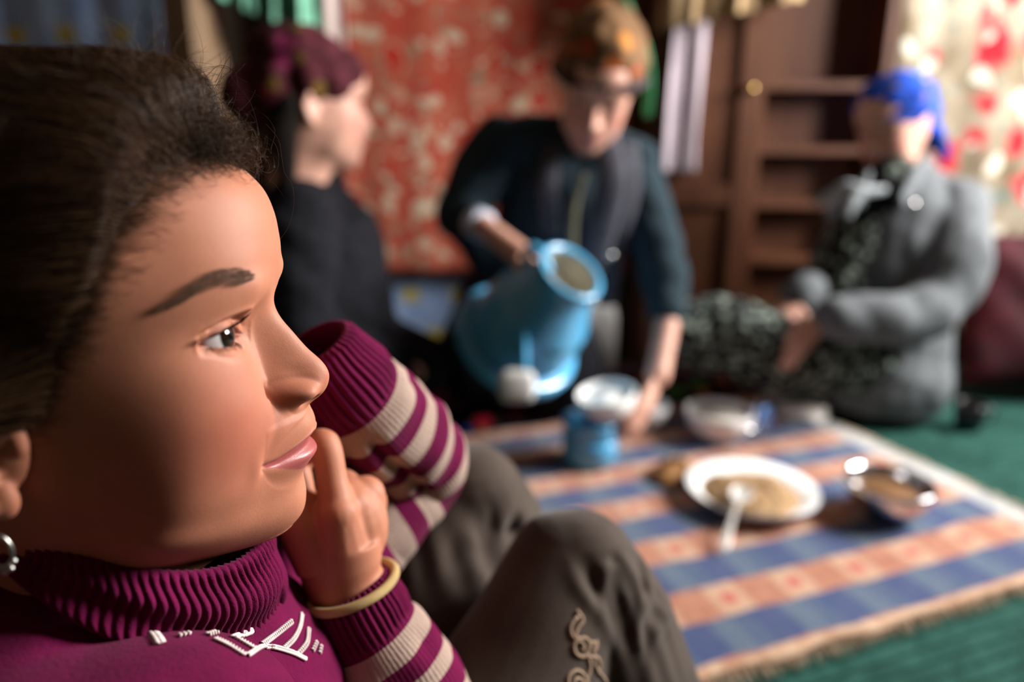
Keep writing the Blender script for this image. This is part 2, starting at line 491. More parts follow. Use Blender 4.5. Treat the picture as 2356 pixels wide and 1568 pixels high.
def sheet(name, u0, u1, v0, v1, z, thick, mat, wave=.003, nu=60, nv=50, seed=0, label=None, cat=None, round_=0.0, kind=None, quad=None):
    r = random.Random(seed); ph = [r.uniform(0, 6) for _ in range(6)]
    V = []
    for side in (1, 0):
        for i in range(nv):
            for j in range(nu):
                a, b = j / (nu - 1), i / (nv - 1)
                u = u0 + (u1 - u0) * a; v = v0 + (v1 - v0) * b
                w = wave * (math.sin(u * 11 + ph[0] + 2 * math.sin(v * 5 + ph[1])) + math.sin(v * 13 + ph[2]) + .6 * math.sin((u + v) * 23 + ph[3]))
                e = 1.0
                if round_ > 0:
                    dd = min(a * (u1 - u0), (1 - a) * (u1 - u0), b * (v1 - v0), (1 - b) * (v1 - v0))
                    e = math.sqrt(max(0.0, 1 - (1 - min(1, dd / round_)) ** 2)) * .8 + .2
                ju = .004 * math.sin(v * 40 + ph[4]) * (1 if a in (0, 1) else 0); jv = .004 * math.sin(u * 40 + ph[5]) * (1 if b in (0, 1) else 0)
                zz = z + (max(wave * 2.6, 0) + w + thick * e if side else 0)
                if quad is not None:
                    A_, B_, C_, D_ = [Vector((q[0], q[1], 0)) for q in quad]
                    V.append((A_ * (1 - a) + B_ * a) * (1 - b) + (D_ * (1 - a) + C_ * a) * b + Vector((0, 0, zz)))
                else: V.append(tf(u + ju, v + jv, zz))
    n = nu * nv
    F = grid_faces(nv, nu) + [tuple(i + n for i in f[::-1]) for f in grid_faces(nv, nu)]
    def edge(a, b): F.append((a, b, b + n, a + n))
    for j in range(nu - 1): edge(j + 1, j); edge((nv - 1) * nu + j, (nv - 1) * nu + j + 1)
    for i in range(nv - 1): edge(i * nu, (i + 1) * nu); edge((i + 1) * nu + nu - 1, i * nu + nu - 1)
    me = mesh_np(name, V, F)
    uvl = me.attributes.new('pu', 'FLOAT', 'POINT'); uvl2 = me.attributes.new('pv', 'FLOAT', 'POINT')
    A = get_co(me); uvl.data.foreach_set('value', (A[:, 0] * E1.x + A[:, 1] * E1.y).astype(np.float32)); uvl2.data.foreach_set('value', (A[:, 0] * E2.x + A[:, 1] * E2.y).astype(np.float32))
    return tag(link(name, me, mat), label, cat, None, kind)

def green_rug_mat():
    M = NT('green_woven_rug')
    u, v = M.attr('pu'), M.attr('pv')
    st = M.math('FRACT', M.math('DIVIDE', v, .022))
    n = M.noise(M.coord(), 60, 4).outputs['Fac']
    big = M.noise(M.coord(), 7, 3).outputs['Fac']
    c = M.ramp(n, [(.3, (.012, .050, .040)), (.7, (.030, .098, .078))])
    c = M.mix(M.math('MULTIPLY', M.math('LESS_THAN', st, .30), .75), c, (.005, .028, .023))
    c = M.mix(M.math('MULTIPLY', M.math('GREATER_THAN', big, .58), .5), c, (.008, .034, .028))
    M.color(c); M.set(roughness=.95, **{'Specular_IOR_Level': .08}); M.bump(n, .5, .004)
    return M.m
sheet('rug', -.75, 2.15, -.35, 1.46, -.012, .008, green_rug_mat(), .0, 80, 50, 1, 'green woven rug with dark stripes spread under the tablecloth', 'rug')

def seat_mat():
    M = NT('black_felt_bright_flowers')
    co = M.coord()
    v = M.n('ShaderNodeTexVoronoi'); v.inputs['Scale'].default_value = 15; M.l(co, v.inputs['Vector'])
    sp = M.n('ShaderNodeSeparateColor'); M.l(v.outputs['Color'], sp.inputs[0])
    col = M.ramp(sp.outputs[0], [(0, (.03, .16, .03)), (.26, (.45, .10, .01)), (.44, (.50, .28, .02)), (.60, (.40, .012, .03)), (.76, (.01, .05, .28)), (.9, (.10, .26, .05))], 'CONSTANT')
    m = M.math('MULTIPLY', M.math('LESS_THAN', v.outputs['Distance'], .40), M.math('GREATER_THAN', sp.outputs[1], .42))
    c = M.mix(m, M.ramp(M.noise(co, 30, 3).outputs['Fac'], [(.3, (.010, .006, .007)), (.7, (.040, .012, .018))]), col)
    M.color(c); M.set(roughness=.95, **{'Specular_IOR_Level': .1}); M.bump(M.noise(co, 200, 3).outputs['Fac'], .4, .004)
    return M.m
M_SEATMAT = seat_mat()
sheet('seat_mat', 0, 1, 0, 1, -.003, .028, M_SEATMAT, .0005, 70, 30, 2, 'black floor quilt with bright flowers under the seated women', 'floor mat', round_=.06, quad=((-.12, 1.485), (.84, 1.815), (.84, 1.962), (-.12, 1.962)))

def cloth_mat():
    M = NT('striped_tablecloth_weave')
    u, v = M.attr('pu'), M.attr('pv')
    wob = M.noise(M.coord(), 9, 2).outputs['Fac']
    vv = M.math('ADD', v, M.math('MULTIPLY', M.math('SUBTRACT', wob, .5), .018))
    f = M.math('FRACT', M.math('DIVIDE', M.math('SUBTRACT', vv, .594), .137))
    isblue = M.math('LESS_THAN', f, .52)
    chk = M.math('FRACT', M.math('DIVIDE', u, .118))
    n = M.noise(M.coord(), 55, 4).outputs['Fac']
    b1 = M.ramp(chk, [(0, (.008, .034, .130)), (.42, (.006, .026, .110)), (.44, (.050, .090, .155)), (.72, (.075, .118, .175)), (.74, (.024, .058, .135)), (1, (.034, .070, .150))], 'CONSTANT')
    o1 = M.ramp(n, [(.3, (.27, .088, .046)), (.7, (.40, .165, .098))])
    chk2 = M.math('FRACT', M.math('DIVIDE', M.math('ADD', u, .03), .118))
    o2 = M.mix(M.math('MULTIPLY', M.math('LESS_THAN', chk2, .46), .8), o1, (.46, .29, .19))
    fx = M.math('SUBTRACT', chk2, .23); fy = M.math('MULTIPLY', M.math('SUBTRACT', f, .76), 1.15)
    rr = M.math('ADD', M.math('MULTIPLY', fx, fx), M.math('MULTIPLY', fy, fy))
    o3 = M.mix(M.math('MULTIPLY', M.math('LESS_THAN', rr, .012), .85), o2, (.38, .035, .030))
    c = M.mix(isblue, o3, b1)
    edge = M.math('ADD', M.math('GREATER_THAN', u, 1.205), M.math('LESS_THAN', v, .578), True)
    c = M.mix(M.math('MULTIPLY', M.math('GREATER_THAN', u, 1.200), .9), c, M.ramp(n, [(.35, (.30, .32, .33)), (.65, (.52, .52, .50))]))
    c = M.mix(M.math('MULTIPLY', M.math('LESS_THAN', v, .590), .8), c, M.ramp(n, [(.35, (.40, .22, .13)), (.65, (.58, .42, .28))]))
    c = M.mix(M.math('MULTIPLY', n, .12), c, (.45, .38, .32))
    M.color(c); M.set(roughness=.92, **{'Specular_IOR_Level': .15, 'Sheen_Weight': .2})
    M.bump(M.noise(M.coord(), 420, 3).outputs['Fac'], .5, .002)
    return M.m
M_CLOTH = cloth_mat()
cloth = sheet('tablecloth', .36, 1.25, .575, 1.40, .001, .003, M_CLOTH, .0012, 110, 90, 3, 'orange and blue striped tablecloth laid on the green rug', 'tablecloth')
# woven fringe along the near and right hems
_fr = MB(); rr_ = random.Random(5)
for side in (0, 1):
    a, bb = ((.37, 1.245) if side == 0 else (.58, 1.39))
    k = int((bb - a) / .0035)
    for i in range(k):
        t = a + (bb - a) * (i + rr_.random()) / k; L = rr_.uniform(.010, .026); s = rr_.uniform(-.006, .006)
        p0, p1 = (tf(t, .578, .007), tf(t + s, .578 - L, .0015)) if side == 0 else (tf(1.247, t, .007), tf(1.247 + L, t + s, .0015))
        _fr.tube([p0, (p0 + p1) / 2 + Vector((0, 0, .0015)), p1], .0011, 4)
_fr.build('fringe', plain('fringe_cotton', (.46, .33, .23), .95, 40, .3), cloth)['kind'] = 'stuff'
ZC = .0108   # top of the cloth, about

# ------------------------------------------------------------------ things on the cloth
M_CHINA = plain('white_china', (.86, .86, .85), .14, 8, .05, .55)
M_STEEL = plain('dull_steel', (.62, .62, .64), .17, 10, .08, .5, Metallic=1.0)
M_BLUEEN = plain('sky_blue_enamel', (.085, .36, .62), .13, 7, .10, .6)
def lathe_obj(name, c, prof, mat, parent=None, n=48, rot=None): return MB().lathe(c, prof, n, rot).build(name, mat, parent)
def bowl_prof(R, h, t=.003, foot=.45):
    out = [(0, .004), (R * foot, .004), (R * foot, 0), (R * foot + .003, 0), (R * (foot + .05), .006)]
    for i in range(1, 9):
        s = i / 8; out.append((R * (foot + .05 + (.95 - foot) * math.sin(s * 1.45) / math.sin(1.45)), .006 + (h - .006) * (1 - math.cos(s * 1.45)) / (1 - math.cos(1.45))))
    inn = [(max(0, r - t), z + t * .8) for r, z in out[4:]][::-1]
    return out + [(out[-1][0] - t * .4, h + t * .6)] + inn + [(0, .009)]
def plate_prof(R, h=.022):
    return [(0, .003), (R * .55, .003), (R * .55, 0), (R * .60, 0), (R * .62, .004), (R * .80, .010), (R, h), (R - .002, h + .003), (R * .80, .0145), (R * .62, .0085), (R * .5, .007), (0, .007)]

pl = on_floor(1726, 1148, ZC)
plate = empty('dinner_plate', pl, 'white plate heaped with brown grain and a spoon on the striped cloth', 'plate')
lathe_obj('dish', pl, plate_prof(.118, .026), M_CHINA, plate)
M_RIM = plain('blue_grey_rim_band', (.16, .20, .28), .2, 10, .1, .5)
lathe_obj('rim_band', pl, [(.1175, .0268), (.1190, .0276), (.1192, .0290), (.1176, .0298), (.1166, .0294)], M_RIM, plate)
def grain_mat():
    M = NT('brown_cooked_grain'); co = M.coord()
    v = M.n('ShaderNodeTexVoronoi'); v.inputs['Scale'].default_value = 210; M.l(co, v.inputs['Vector'])
    n = M.noise(co, 40, 4).outputs['Fac']
    sp = M.n('ShaderNodeSeparateColor'); M.l(v.outputs['Color'], sp.inputs[0])
    M.color(M.mix(.45, M.ramp(sp.outputs[0], [(0, (.20, .10, .035)), (1, (.46, .28, .13))]), M.ramp(n, [(.3, (.24, .13, .05)), (.7, (.48, .31, .15))])))
    M.set(roughness=.6, **{'Specular_IOR_Level': .35}); M.bump(v.outputs['Distance'], .9, .004); return M.m
M_GRAIN = grain_mat()
def heap(name, c, R, h, mat, seed, label, cat, dz=.0, ex=(1, 1), parent=None):
    n, m = 56, 18; r = np.random.default_rng(seed); V = []
    ph = r.uniform(0, 6, 8)
    for i in range(m + 1):
        s = i / m
        for j in range(n):
            b = 2 * math.pi * j / n
            rad = R * s * (1 + .06 * math.sin(3 * b + ph[0]) + .05 * math.sin(5 * b + ph[1]) * s)
            z = h * (1 - s ** 2.2) * (1 + .22 * math.sin(2 * b + ph[2] + 4 * s)) + .0022 * math.sin(9 * b + ph[3] + s * 14) * (s < .97)
            V.append((c[0] + rad * math.cos(b) * ex[0], c[1] + rad * math.sin(b) * ex[1], c[2] + dz + max(z, 0)))
    F = grid_faces(m + 1, n, True) + [tuple(m * n + j for j in range(n))]
    V2 = [(x, y, z) for x, y, z in V]
    o = link(name, mesh_np(name, V2, F), mat, parent); return tag(o, label, cat)
heap('grain_heap', pl, .088, .022, M_GRAIN, 4, 'low heap of brown cooked grain filling the white plate', 'food', .0125)
# spoon lying over the near rim
def spoon(name, tip, tail, mat, label, lift=.0):
    tip, tail = Vector(tip), Vector(tail); d = (tail - tip); L = d.length; d.normalize()
    up = Vector((0, 0, 1)); w = d.cross(up).normalized(); nrm = w.cross(d).normalized()
    V = []; n = 14; st = []
    for i in range(40):
        t = i / 39
        if t < .30: hw = .0185 * math.sqrt(max(0, 1 - ((t - .14) / .165) ** 2)) + .0012; dep = .007 * max(0, 1 - ((t - .14) / .16) ** 2)
        else: hw = .0035 + .0035 * smoothstep(.55, 1, t); dep = 0
        st.append((t, float(hw), dep))
    for side in (0, 1):
        for t, hw, dep in st:
            for k in range(n):
                s = -1 + 2 * k / (n - 1)
                p = tip + d * (L * t) + w * (hw * s) - nrm * (dep * (1 - s * s)) + nrm * (.006 * math.sin(t * 3.1)) + nrm * (.0016 if side else 0)
                V.append(p)
    N = 40 * n
    F = grid_faces(40, n) + [tuple(i + N for i in f[::-1]) for f in grid_faces(40, n)]
    for i in range(39): F += [(i * n, (i + 1) * n, (i + 1) * n + N, i * n + N), ((i + 1) * n + n - 1, i * n + n - 1, i * n + n - 1 + N, (i + 1) * n + n - 1 + N)]
    return tag(link(name, mesh_np(name, V, F), mat), label, 'spoon')
spoon('spoon', on_floor(1712, 1118, ZC + .040), on_floor(1664, 1262, ZC + .006), plain('white_spoon_metal', (.70, .69, .66), .25, 10, .06, .5, Metallic=.35), 'pale metal spoon resting in the plate of grain')
# flatbread half under the plate
bp = on_floor(1560, 1092, ZC)
def bread_mat():
    M = NT('baked_bread_crust'); n = M.noise(M.coord(), 26, 5).outputs['Fac']
    M.color(M.ramp(n, [(.3, (.22, .085, .022)), (.5, (.42, .20, .06)), (.72, (.58, .36, .15))])); M.set(roughness=.65); M.bump(n, .5, .006); return M.m
heap('flatbread', bp, .062, .030, bread_mat(), 8, 'small golden-brown flatbread lying behind the plate of grain', 'bread', 0, (1.05, .8))
# steel bowl with broth
bo = on_floor(2036, 1180, ZC)
steel_bowl = empty('metal_bowl', bo, 'shiny steel bowl with brown broth on the striped cloth', 'bowl')
lathe_obj('bowl_shell', bo, bowl_prof(.073, .062, .0025, .42), M_STEEL, steel_bowl)
lathe_obj('broth', bo, [(0, .040), (.060, .040), (.0608, .0415), (.059, .043), (0, .0435)], plain('brown_broth', (.20, .105, .05), .12, 14, .3, .5), steel_bowl)
# white bowls
wb = on_floor(1652, 1002, ZC)
white_bowl = empty('china_bowl', wb, 'white china bowl beside the silver sweet wrapper', 'bowl')
lathe_obj('bowl_shell', wb, bowl_prof(.076, .062, .003, .42), M_CHINA, white_bowl)
lathe_obj('milk_tea', wb, [(0, .046), (.067, .046), (.068, .047), (0, .0485)], plain('milky_tea', (.72, .66, .58), .15, 10, .05, .5), white_bowl)
sc = on_floor(1482, 975, ZC)
sb = empty('china_bowl', sc, 'white china bowl standing by the reaching hand', 'bowl')
lathe_obj('bowl_shell', sc, bowl_prof(.056, .052, .003, .42), M_CHINA, sb)
# blue pot in front of it
bpot = on_floor(1356, 1058, ZC)
pot = empty('enamel_pot', bpot, 'sky blue enamel pot standing on the far edge of the cloth', 'pot')
lathe_obj('pot_body', bpot, [(0, 0), (.048, 0), (.052, .004), (.056, .045), (.057, .086), (.060, .089), (.060, .093), (.056, .094), (.053, .090), (.052, .05), (.047, .008), (0, .006)], M_BLUEEN, pot)
lathe_obj('pot_band', bpot, [(.0535, .004), (.0565, .006), (.0580, .050), (.0575, .055), (.0545, .054)], M_BLUEEN, pot)
# silver and blue sweet wrapper
def crumple(name, c, r, mat, seed, label, cat, sc=(1, 1, 1), amp=.35, freq=60, parent=None):
    b = MB().ball(c, (r * sc[0], r * sc[1], r * sc[2]), 40, 28); me = b.mesh(name); A = get_co(me); C_ = np.array(c)
    d = A - C_; dn = d / np.linalg.norm(d, axis=1, keepdims=True)
    A = A + dn * (np.abs(nz(A, freq, seed)) * amp * r)[:, None] - dn * (r * amp * .4)
    A[:, 2] = np.maximum(A[:, 2], ZC - .001)
    set_co(me, A); o = link(name, me, mat, parent, smooth=False); return tag(o, label, cat)
wr = on_floor(1752, 985, ZC)
wrap = empty('sweet_wrapper', wr, 'crumpled silver and blue sweet wrapper beside the white bowl', 'wrapper')
M_FOIL = plain('silver_foil', (.85, .88, .92), .12, 40, .05, .6, Metallic=1.0); M_BFOIL = plain('blue_foil', (.16, .33, .75), .15, 40, .2, .6, Metallic=.7)
crumple('foil_twist', wr + Vector((.0, .012, .050)), .024, M_FOIL, 2, None, None, (1, .8, .8), .5, 120, wrap)
crumple('blue_paper', wr + Vector((-.012, -.004, .026)), .028, M_BFOIL, 3, None, None, (.9, .8, 1.0), .5, 110, wrap)
crumple('foil_skirt', wr + Vector((-.032, -.012, .012)), .026, M_FOIL, 5, None, None, (1.1, .9, .55), .5, 120, wrap)
nk = on_floor(1850, 962, ZC)
crumple('napkin', nk + Vector((0, .01, .016)), .056, plain('white_napkin', (.84, .80, .76), .9, 20, .1), 9, 'crumpled white napkin at the far corner of the tablecloth', 'napkin', (1.1, .7, .55), .4, 55)
# dark cup on the rug
dc = on_floor(2226, 984, 0)
mug = empty('cup', dc, 'small black cup standing on the green rug', 'cup')
M_BLK = plain('black_glaze', (.012, .013, .016), .2, 10, .2, .5)
lathe_obj('cup_body', dc, [(0, 0), (.024, 0), (.028, .004), (.032, .03), (.034, .060), (.032, .062), (.030, .058), (.028, .03), (.022, .008), (0, .007)], M_BLK, mug)
MB().tube(spline([dc + Vector((.031, 0, .050)), dc + Vector((.052, -.004, .046)), dc + Vector((.052, -.004, .022)), dc + Vector((.029, 0, .016))], 14), .004, 8).build('handle', M_BLK, mug)

# ------------------------------------------------------------------ cushions and the white canister at the back
def cushion(name, c, size, mat, rot, seed, label, cat, puff=.55, sag=.08):
    nu, nv = 34, 26; V = []
    for side in (1, -1):
        for i in range(nv):
            for j in range(nu):
                a = -1 + 2 * j / (nu - 1); b = -1 + 2 * i / (nv - 1)
                e = max(0.0, (1 - abs(a) ** 3.2) * (1 - abs(b) ** 3.2)) ** puff
                x = a * size[0] / 2 * (1 - .07 * (1 - abs(b)) * abs(a)); y = b * size[1] / 2 * (1 - .07 * (1 - abs(a)) * abs(b))
                z = side * e * size[2] / 2 + (.010 * math.sin(5 * a + seed) * math.sin(4 * b + 1.3 * seed) + .006 * math.sin(13 * a + 7 * b)) * (e > .2) * min(1, e)
                V.append(Vector(c) + rot @ Vector((x, y, z)))
    n = nu * nv
    F = grid_faces(nv, nu) + [tuple(i + n for i in f[::-1]) for f in grid_faces(nv, nu)]
    me = mesh_np(name, V, F)
    bm = bmesh.new(); bm.from_mesh(me); bmesh.ops.remove_doubles(bm, verts=bm.verts, dist=.0004); bm.to_mesh(me); bm.free()
    return tag(link(name, me, mat), label, cat)
M_MAROON = plain('dark_maroon_velvet', (.040, .005, .009), .85, 14, .5, .2)
M_MAROON2 = plain('wine_red_quilt', (.17, .035, .050), .9, 14, .3, .2)
cushion('cushion', (1.52, 1.78, .225), (.62, .46, .17), M_MAROON, Matrix.Rotation(math.radians(-12), 3, 'Z') @ Matrix.Rotation(math.radians(56), 3, 'X'), 2.0, 'dark maroon cushion leaning behind the woman in the grey coat', 'cushion')
cushion('cushion', (-.30, 1.66, .034), (.34, .26, .075), M_MAROON2, Matrix.Rotation(math.radians(14), 3, 'Z'), 5.0, 'flat wine-red cushion on the floor by the dark-clothed woman', 'cushion')
wc = on_floor(1352, 905, .03); wc.z = .026; wc = Vector((.225, 1.885, .030))
can = empty('plastic_canister', wc, 'white plastic canister standing against the wall cloth', 'canister')
_c = MB(); prof = []
for i, (zz, s) in enumerate([(0, .90), (.006, 1), (.16, 1), (.185, .93), (.205, .72), (.214, .40)]):
    for k in range(24):
        b = 2 * math.pi * k / 24; q = lambda v: math.copysign(abs(v) ** .45, v)
        prof.append((wc.x + .070 * s * q(math.cos(b)), wc.y + .052 * s * q(math.sin(b)), wc.z + zz))
_c.add(prof, grid_faces(6, 24, True) + [tuple(range(23, -1, -1)), tuple(5 * 24 + i for i in range(24))])
M_PLW = plain('white_plastic', (.70, .69, .67), .4, 10, .05)
_c.build('jug_body', M_PLW, can)
lathe_obj('cap', wc + Vector((.0, 0, .214)), [(0, 0), (.024, 0), (.024, .020), (.020, .024), (0, .024)], plain('grey_cap', (.42, .42, .42), .5, 10, .1), can, 20)
# ------------------------------------------------------------------ the girl: head
HEAD_YAW, HEAD_PITCH, HEAD_ROLL = math.radians(8.1), math.radians(2.91), math.radians(0.86)
HEAD_POS = np.array([-0.1913, 0.2882, 0.5231])
def _rot_head():
    y, p, r = HEAD_YAW, HEAD_PITCH, HEAD_ROLL
    Rz = np.array([[math.cos(y), -math.sin(y), 0], [math.sin(y), math.cos(y), 0], [0, 0, 1]])
    Ry = np.array([[math.cos(p), 0, -math.sin(p)], [0, 1, 0], [math.sin(p), 0, math.cos(p)]])
    Rx = np.array([[1, 0, 0], [0, math.cos(r), -math.sin(r)], [0, math.sin(r), math.cos(r)]])
    return Rz @ Ry @ Rx
HR = _rot_head()
def H(P):
    """head space (mm; x forward, y to her left, z up) -> world"""
    return (np.asarray(P, float) / 1000.0) @ HR.T + HEAD_POS
def Hinv(W):
    return ((np.asarray(W, float) - HEAD_POS) @ HR) * 1000.0

def cubic(xk, Y):
    """natural cubic spline, vectorised over trailing axes"""
    xk = np.asarray(xk, float); Y = np.asarray(Y, float); n = len(xk)
    h = np.diff(xk); A = np.zeros((n, n)); B = np.zeros((n,) + Y.shape[1:])
    A[0, 0] = A[-1, -1] = 1
    for i in range(1, n - 1):
        A[i, i - 1] = h[i - 1]; A[i, i] = 2 * (h[i - 1] + h[i]); A[i, i + 1] = h[i]
        B[i] = 6 * ((Y[i + 1] - Y[i]) / h[i] - (Y[i] - Y[i - 1]) / h[i - 1])
    M = np.linalg.solve(A, B.reshape(n, -1)).reshape(B.shape)
    def f(x):
        x = np.asarray(x, float)
        i = np.clip(np.searchsorted(xk, x) - 1, 0, n - 2)
        sh = x.shape + (1,) * (Y.ndim - 1)
        hh = h[i].reshape(sh); a = ((xk[i + 1] - x)).reshape(sh); b = (x - xk[i]).reshape(sh)
        return (M[i] * a ** 3 + M[i + 1] * b ** 3) / (6 * hh) + (Y[i] / hh - M[i] * hh / 6) * a + (Y[i + 1] / hh - M[i + 1] * hh / 6) * b
    return f

# control sections, top to bottom: z at the front, slope k (how much the section rises towards the ear),
# x of six columns from the midline outwards, y of the columns, half width, x of the widest point, x of the back
YC = [0, 8, 15, 25, 38, 51]
SECT = [
 (90, 0, [81.5, 81, 79.5, 75, 63, 44], YC, 65, -8, -84),
 (75, 0, [90, 89.7, 88.4, 84.5, 74, 56], YC, 70, -8, -90),
 (60, 0, [92, 91.7, 90.6, 87.4, 78.5, 61], YC, 72, -8, -92),
 (48, 0, [91.5, 91.4, 90.6, 88, 79.5, 61.5], YC, 71, -8, -92),
 (40, 0, [90, 90, 89.4, 87, 78.5, 60.5], YC, 69, -8, -91),
 (33, 0, [87, 86, 83.5, 82.5, 75, 58.5], YC, 67, -7, -89),
 (24, 0, [84, 81, 76, 76.5, 71.5, 57.5], YC, 65, -6, -86),
 (14, 0, [84, 81.5, 77.5, 77.5, 73, 59], YC, 63.5, -5, -83),
 (4, 0, [86, 84, 80.5, 79.5, 74.5, 60], YC, 62, -4, -80),
 (-6, 0, [89, 87, 84, 81.5, 75.5, 60], YC, 60.5, -3, -77),
 (-16, .02, [92.5, 91.3, 88, 82.6, 75, 58.5], YC, 59, -2, -74),
 (-26, .04, [96, 94.5, 90, 82.5, 73.5, 56.5], YC, 57.5, -2, -71),
 (-37, .08, [94.5, 92.5, 88, 80, 71, 54], YC, 55.5, -2, -68),
 (-48, .14, [91.5, 90, 86, 78.2, 68.5, 51], YC, 53.5, -2, -66),
 (-58, .21, [88.3, 87.3, 83.6, 75.5, 64.5, 47], YC, 52, -3, -64),
 (-69, .27, [88, 86.5, 82, 72.8, 60, 42], YC, 50.5, -4, -63),
 (-78, .30, [83.5, 81.5, 76, 66, 53, 36], [0, 8, 15, 24.5, 36, 47], 48.5, -6, -62),
 (-84, .30, [73.5, 72, 66.5, 57, 44, 29], [0, 7.5, 14, 22.5, 33, 43], 45.5, -8, -61),
 (-86.5, .26, [58, 56.5, 52, 44, 34, 22], [0, 7.5, 14, 21.5, 31, 40], 43, -11, -61),
 (-93, .14, [42, 41, 38.5, 33, 25, 15], [0, 7.5, 15, 23, 31, 37], 40, -15, -60),
 (-112, .05, [33, 32, 30, 25, 18, 8], [0, 8, 16, 24, 31, 36.5], 40, -18, -62),
 (-140, 0, [31, 30, 28, 23, 16, 6], [0, 8, 16, 25, 33, 39], 44, -20, -68),
]
def _section(s):
    z, k, xs, ys, W, xW, xb = s
    P = [(x, y) for x, y in zip(xs, ys)]
    P.append((xs[-1] * .5 + xW * .5, W - (W - ys[-1]) * .26))
    P.append((xW, W))
    P.append((xW + (xb - xW) * .62, W * .80))
    P.append((xW + (xb - xW) * .93, W * .36))
    P.append((xb, 0))
    return [(x, y, z + k * (xs[0] - x) * (1.0 if x > xW - 5 else (xs[0] - xW) / max(xs[0] - x, 1))) for x, y in P]
_rows = []
for zt, a, W in ((119, 6, 5), (116.5, 26, 21), (110, 48, 39), (101, 66, 54)):
    xc = -3 - (119 - zt) * .12
    angs = np.radians([0, 9, 17, 29, 44, 60, 76, 92, 125, 155, 180])
    _rows.append([(xc + a * math.cos(t) * (1.06 if math.cos(t) > 0 else 1.08), W * math.sin(t), zt) for t in angs])
_rows += [_section(s) for s in SECT]
CTRL = np.array(_rows)                              # rows x 11 x 3
NCOL = CTRL.shape[1]
# row parameter: mean chord length
_d = np.linalg.norm(np.diff(CTRL[:, :8], axis=0), axis=2).mean(1)
ROWT = np.concatenate([[0], np.cumsum(_d)])
_full = np.concatenate([CTRL, CTRL[:, -2:0:-1] * np.array([1, -1, 1])], axis=1)     # closed loop, 20 columns
_cd = np.linalg.norm(np.diff(np.concatenate([_full, _full[:, :1]], 1), axis=1), axis=2)[6:20].mean(0)
COLT = np.concatenate([[0], np.cumsum(_cd)]); COLP = COLT[-1]

def head_base(row_s, col_s):
    """evaluate the lofted head at row parameters x column parameters"""
    A = cubic(ROWT, _full)(row_s)                                 # R x 20 x 3
    Ap = np.concatenate([A[:, -4:], A, A[:, :5]], axis=1)
    tp = np.concatenate([COLT[16:20] - COLP, COLT[:20], COLT[:5] + COLP])
    return cubic(tp, np.swapaxes(Ap, 0, 1))(col_s).swapaxes(0, 1)  # R x C x 3

# target midline profile read from the photograph's outline (x, z in mm)
PROF = np.array([(73, 96), (83, 86), (88, 79.4), (90.6, 72.3), (91.6, 67.2), (92, 60), (92, 55), (91, 48.5), (88.9, 40), (87.4, 34), (87.0, 29.5),
 (87.9, 25.5), (90, 21), (93, 16.4), (96, 11.6), (99.8, 6.2), (103.4, 2.0), (106, -2.2), (106.9, -5.9), (106.2, -9.6), (103.9, -13.6),
 (100, -16.8), (96.4, -19.2), (95.7, -21.2), (96.8, -24.4), (97.6, -27.5), (97.7, -30), (96.6, -33), (93.6, -36.6), (95.2, -40.2), (94.6, -45.2),
 (91, -50.2), (88.8, -54), (88.2, -59), (88.6, -64.2), (88.0, -69.5), (85.4, -75.5), (80, -80.5)])
_prof = cubic(-PROF[:, 1], PROF[:, 0])
def prof_x(z): return _prof(np.clip(-np.asarray(z, float), -PROF[0, 1], -PROF[-1, 1]))

EYE_C = np.array([62.6, 28.4, 23.4]); EYE_R = 12.5
MOUTH_W = 26.0
def mouth_line(ay):
    return -36.6 - 0.2 * np.sin(np.clip(ay / MOUTH_W, 0, 1) * math.pi) - 1.4 * np.clip(ay / MOUTH_W, 0, 1.2) ** 2 + 1.3 * smoothstep(.75, 1.1, ay / MOUTH_W)
def eye_sd(ay, z):
    """signed distance-like value to the eye opening: > 0 outside; also height above/below axis"""
    yi, yo = 14.4, 43.2; zi, zo = 20.4, 24.2
    t = (ay - yi) / (yo - yi)
    axis = zi + (zo - zi) * t
    tt = np.clip(t, 0, 1)
    up = 4.9 * np.sin(math.pi * tt ** .86) ** .80
    dn = 2.8 * np.sin(math.pi * tt ** 1.12) ** .9
    dz = z - axis
    lim = np.where(dz > 0, up, dn)
    s = np.abs(dz) - lim
    out = np.maximum(np.maximum(yi - ay, ay - yo), 0)
    s = np.where(out > 0, np.hypot(out, np.abs(dz)), s)
    return s, dz

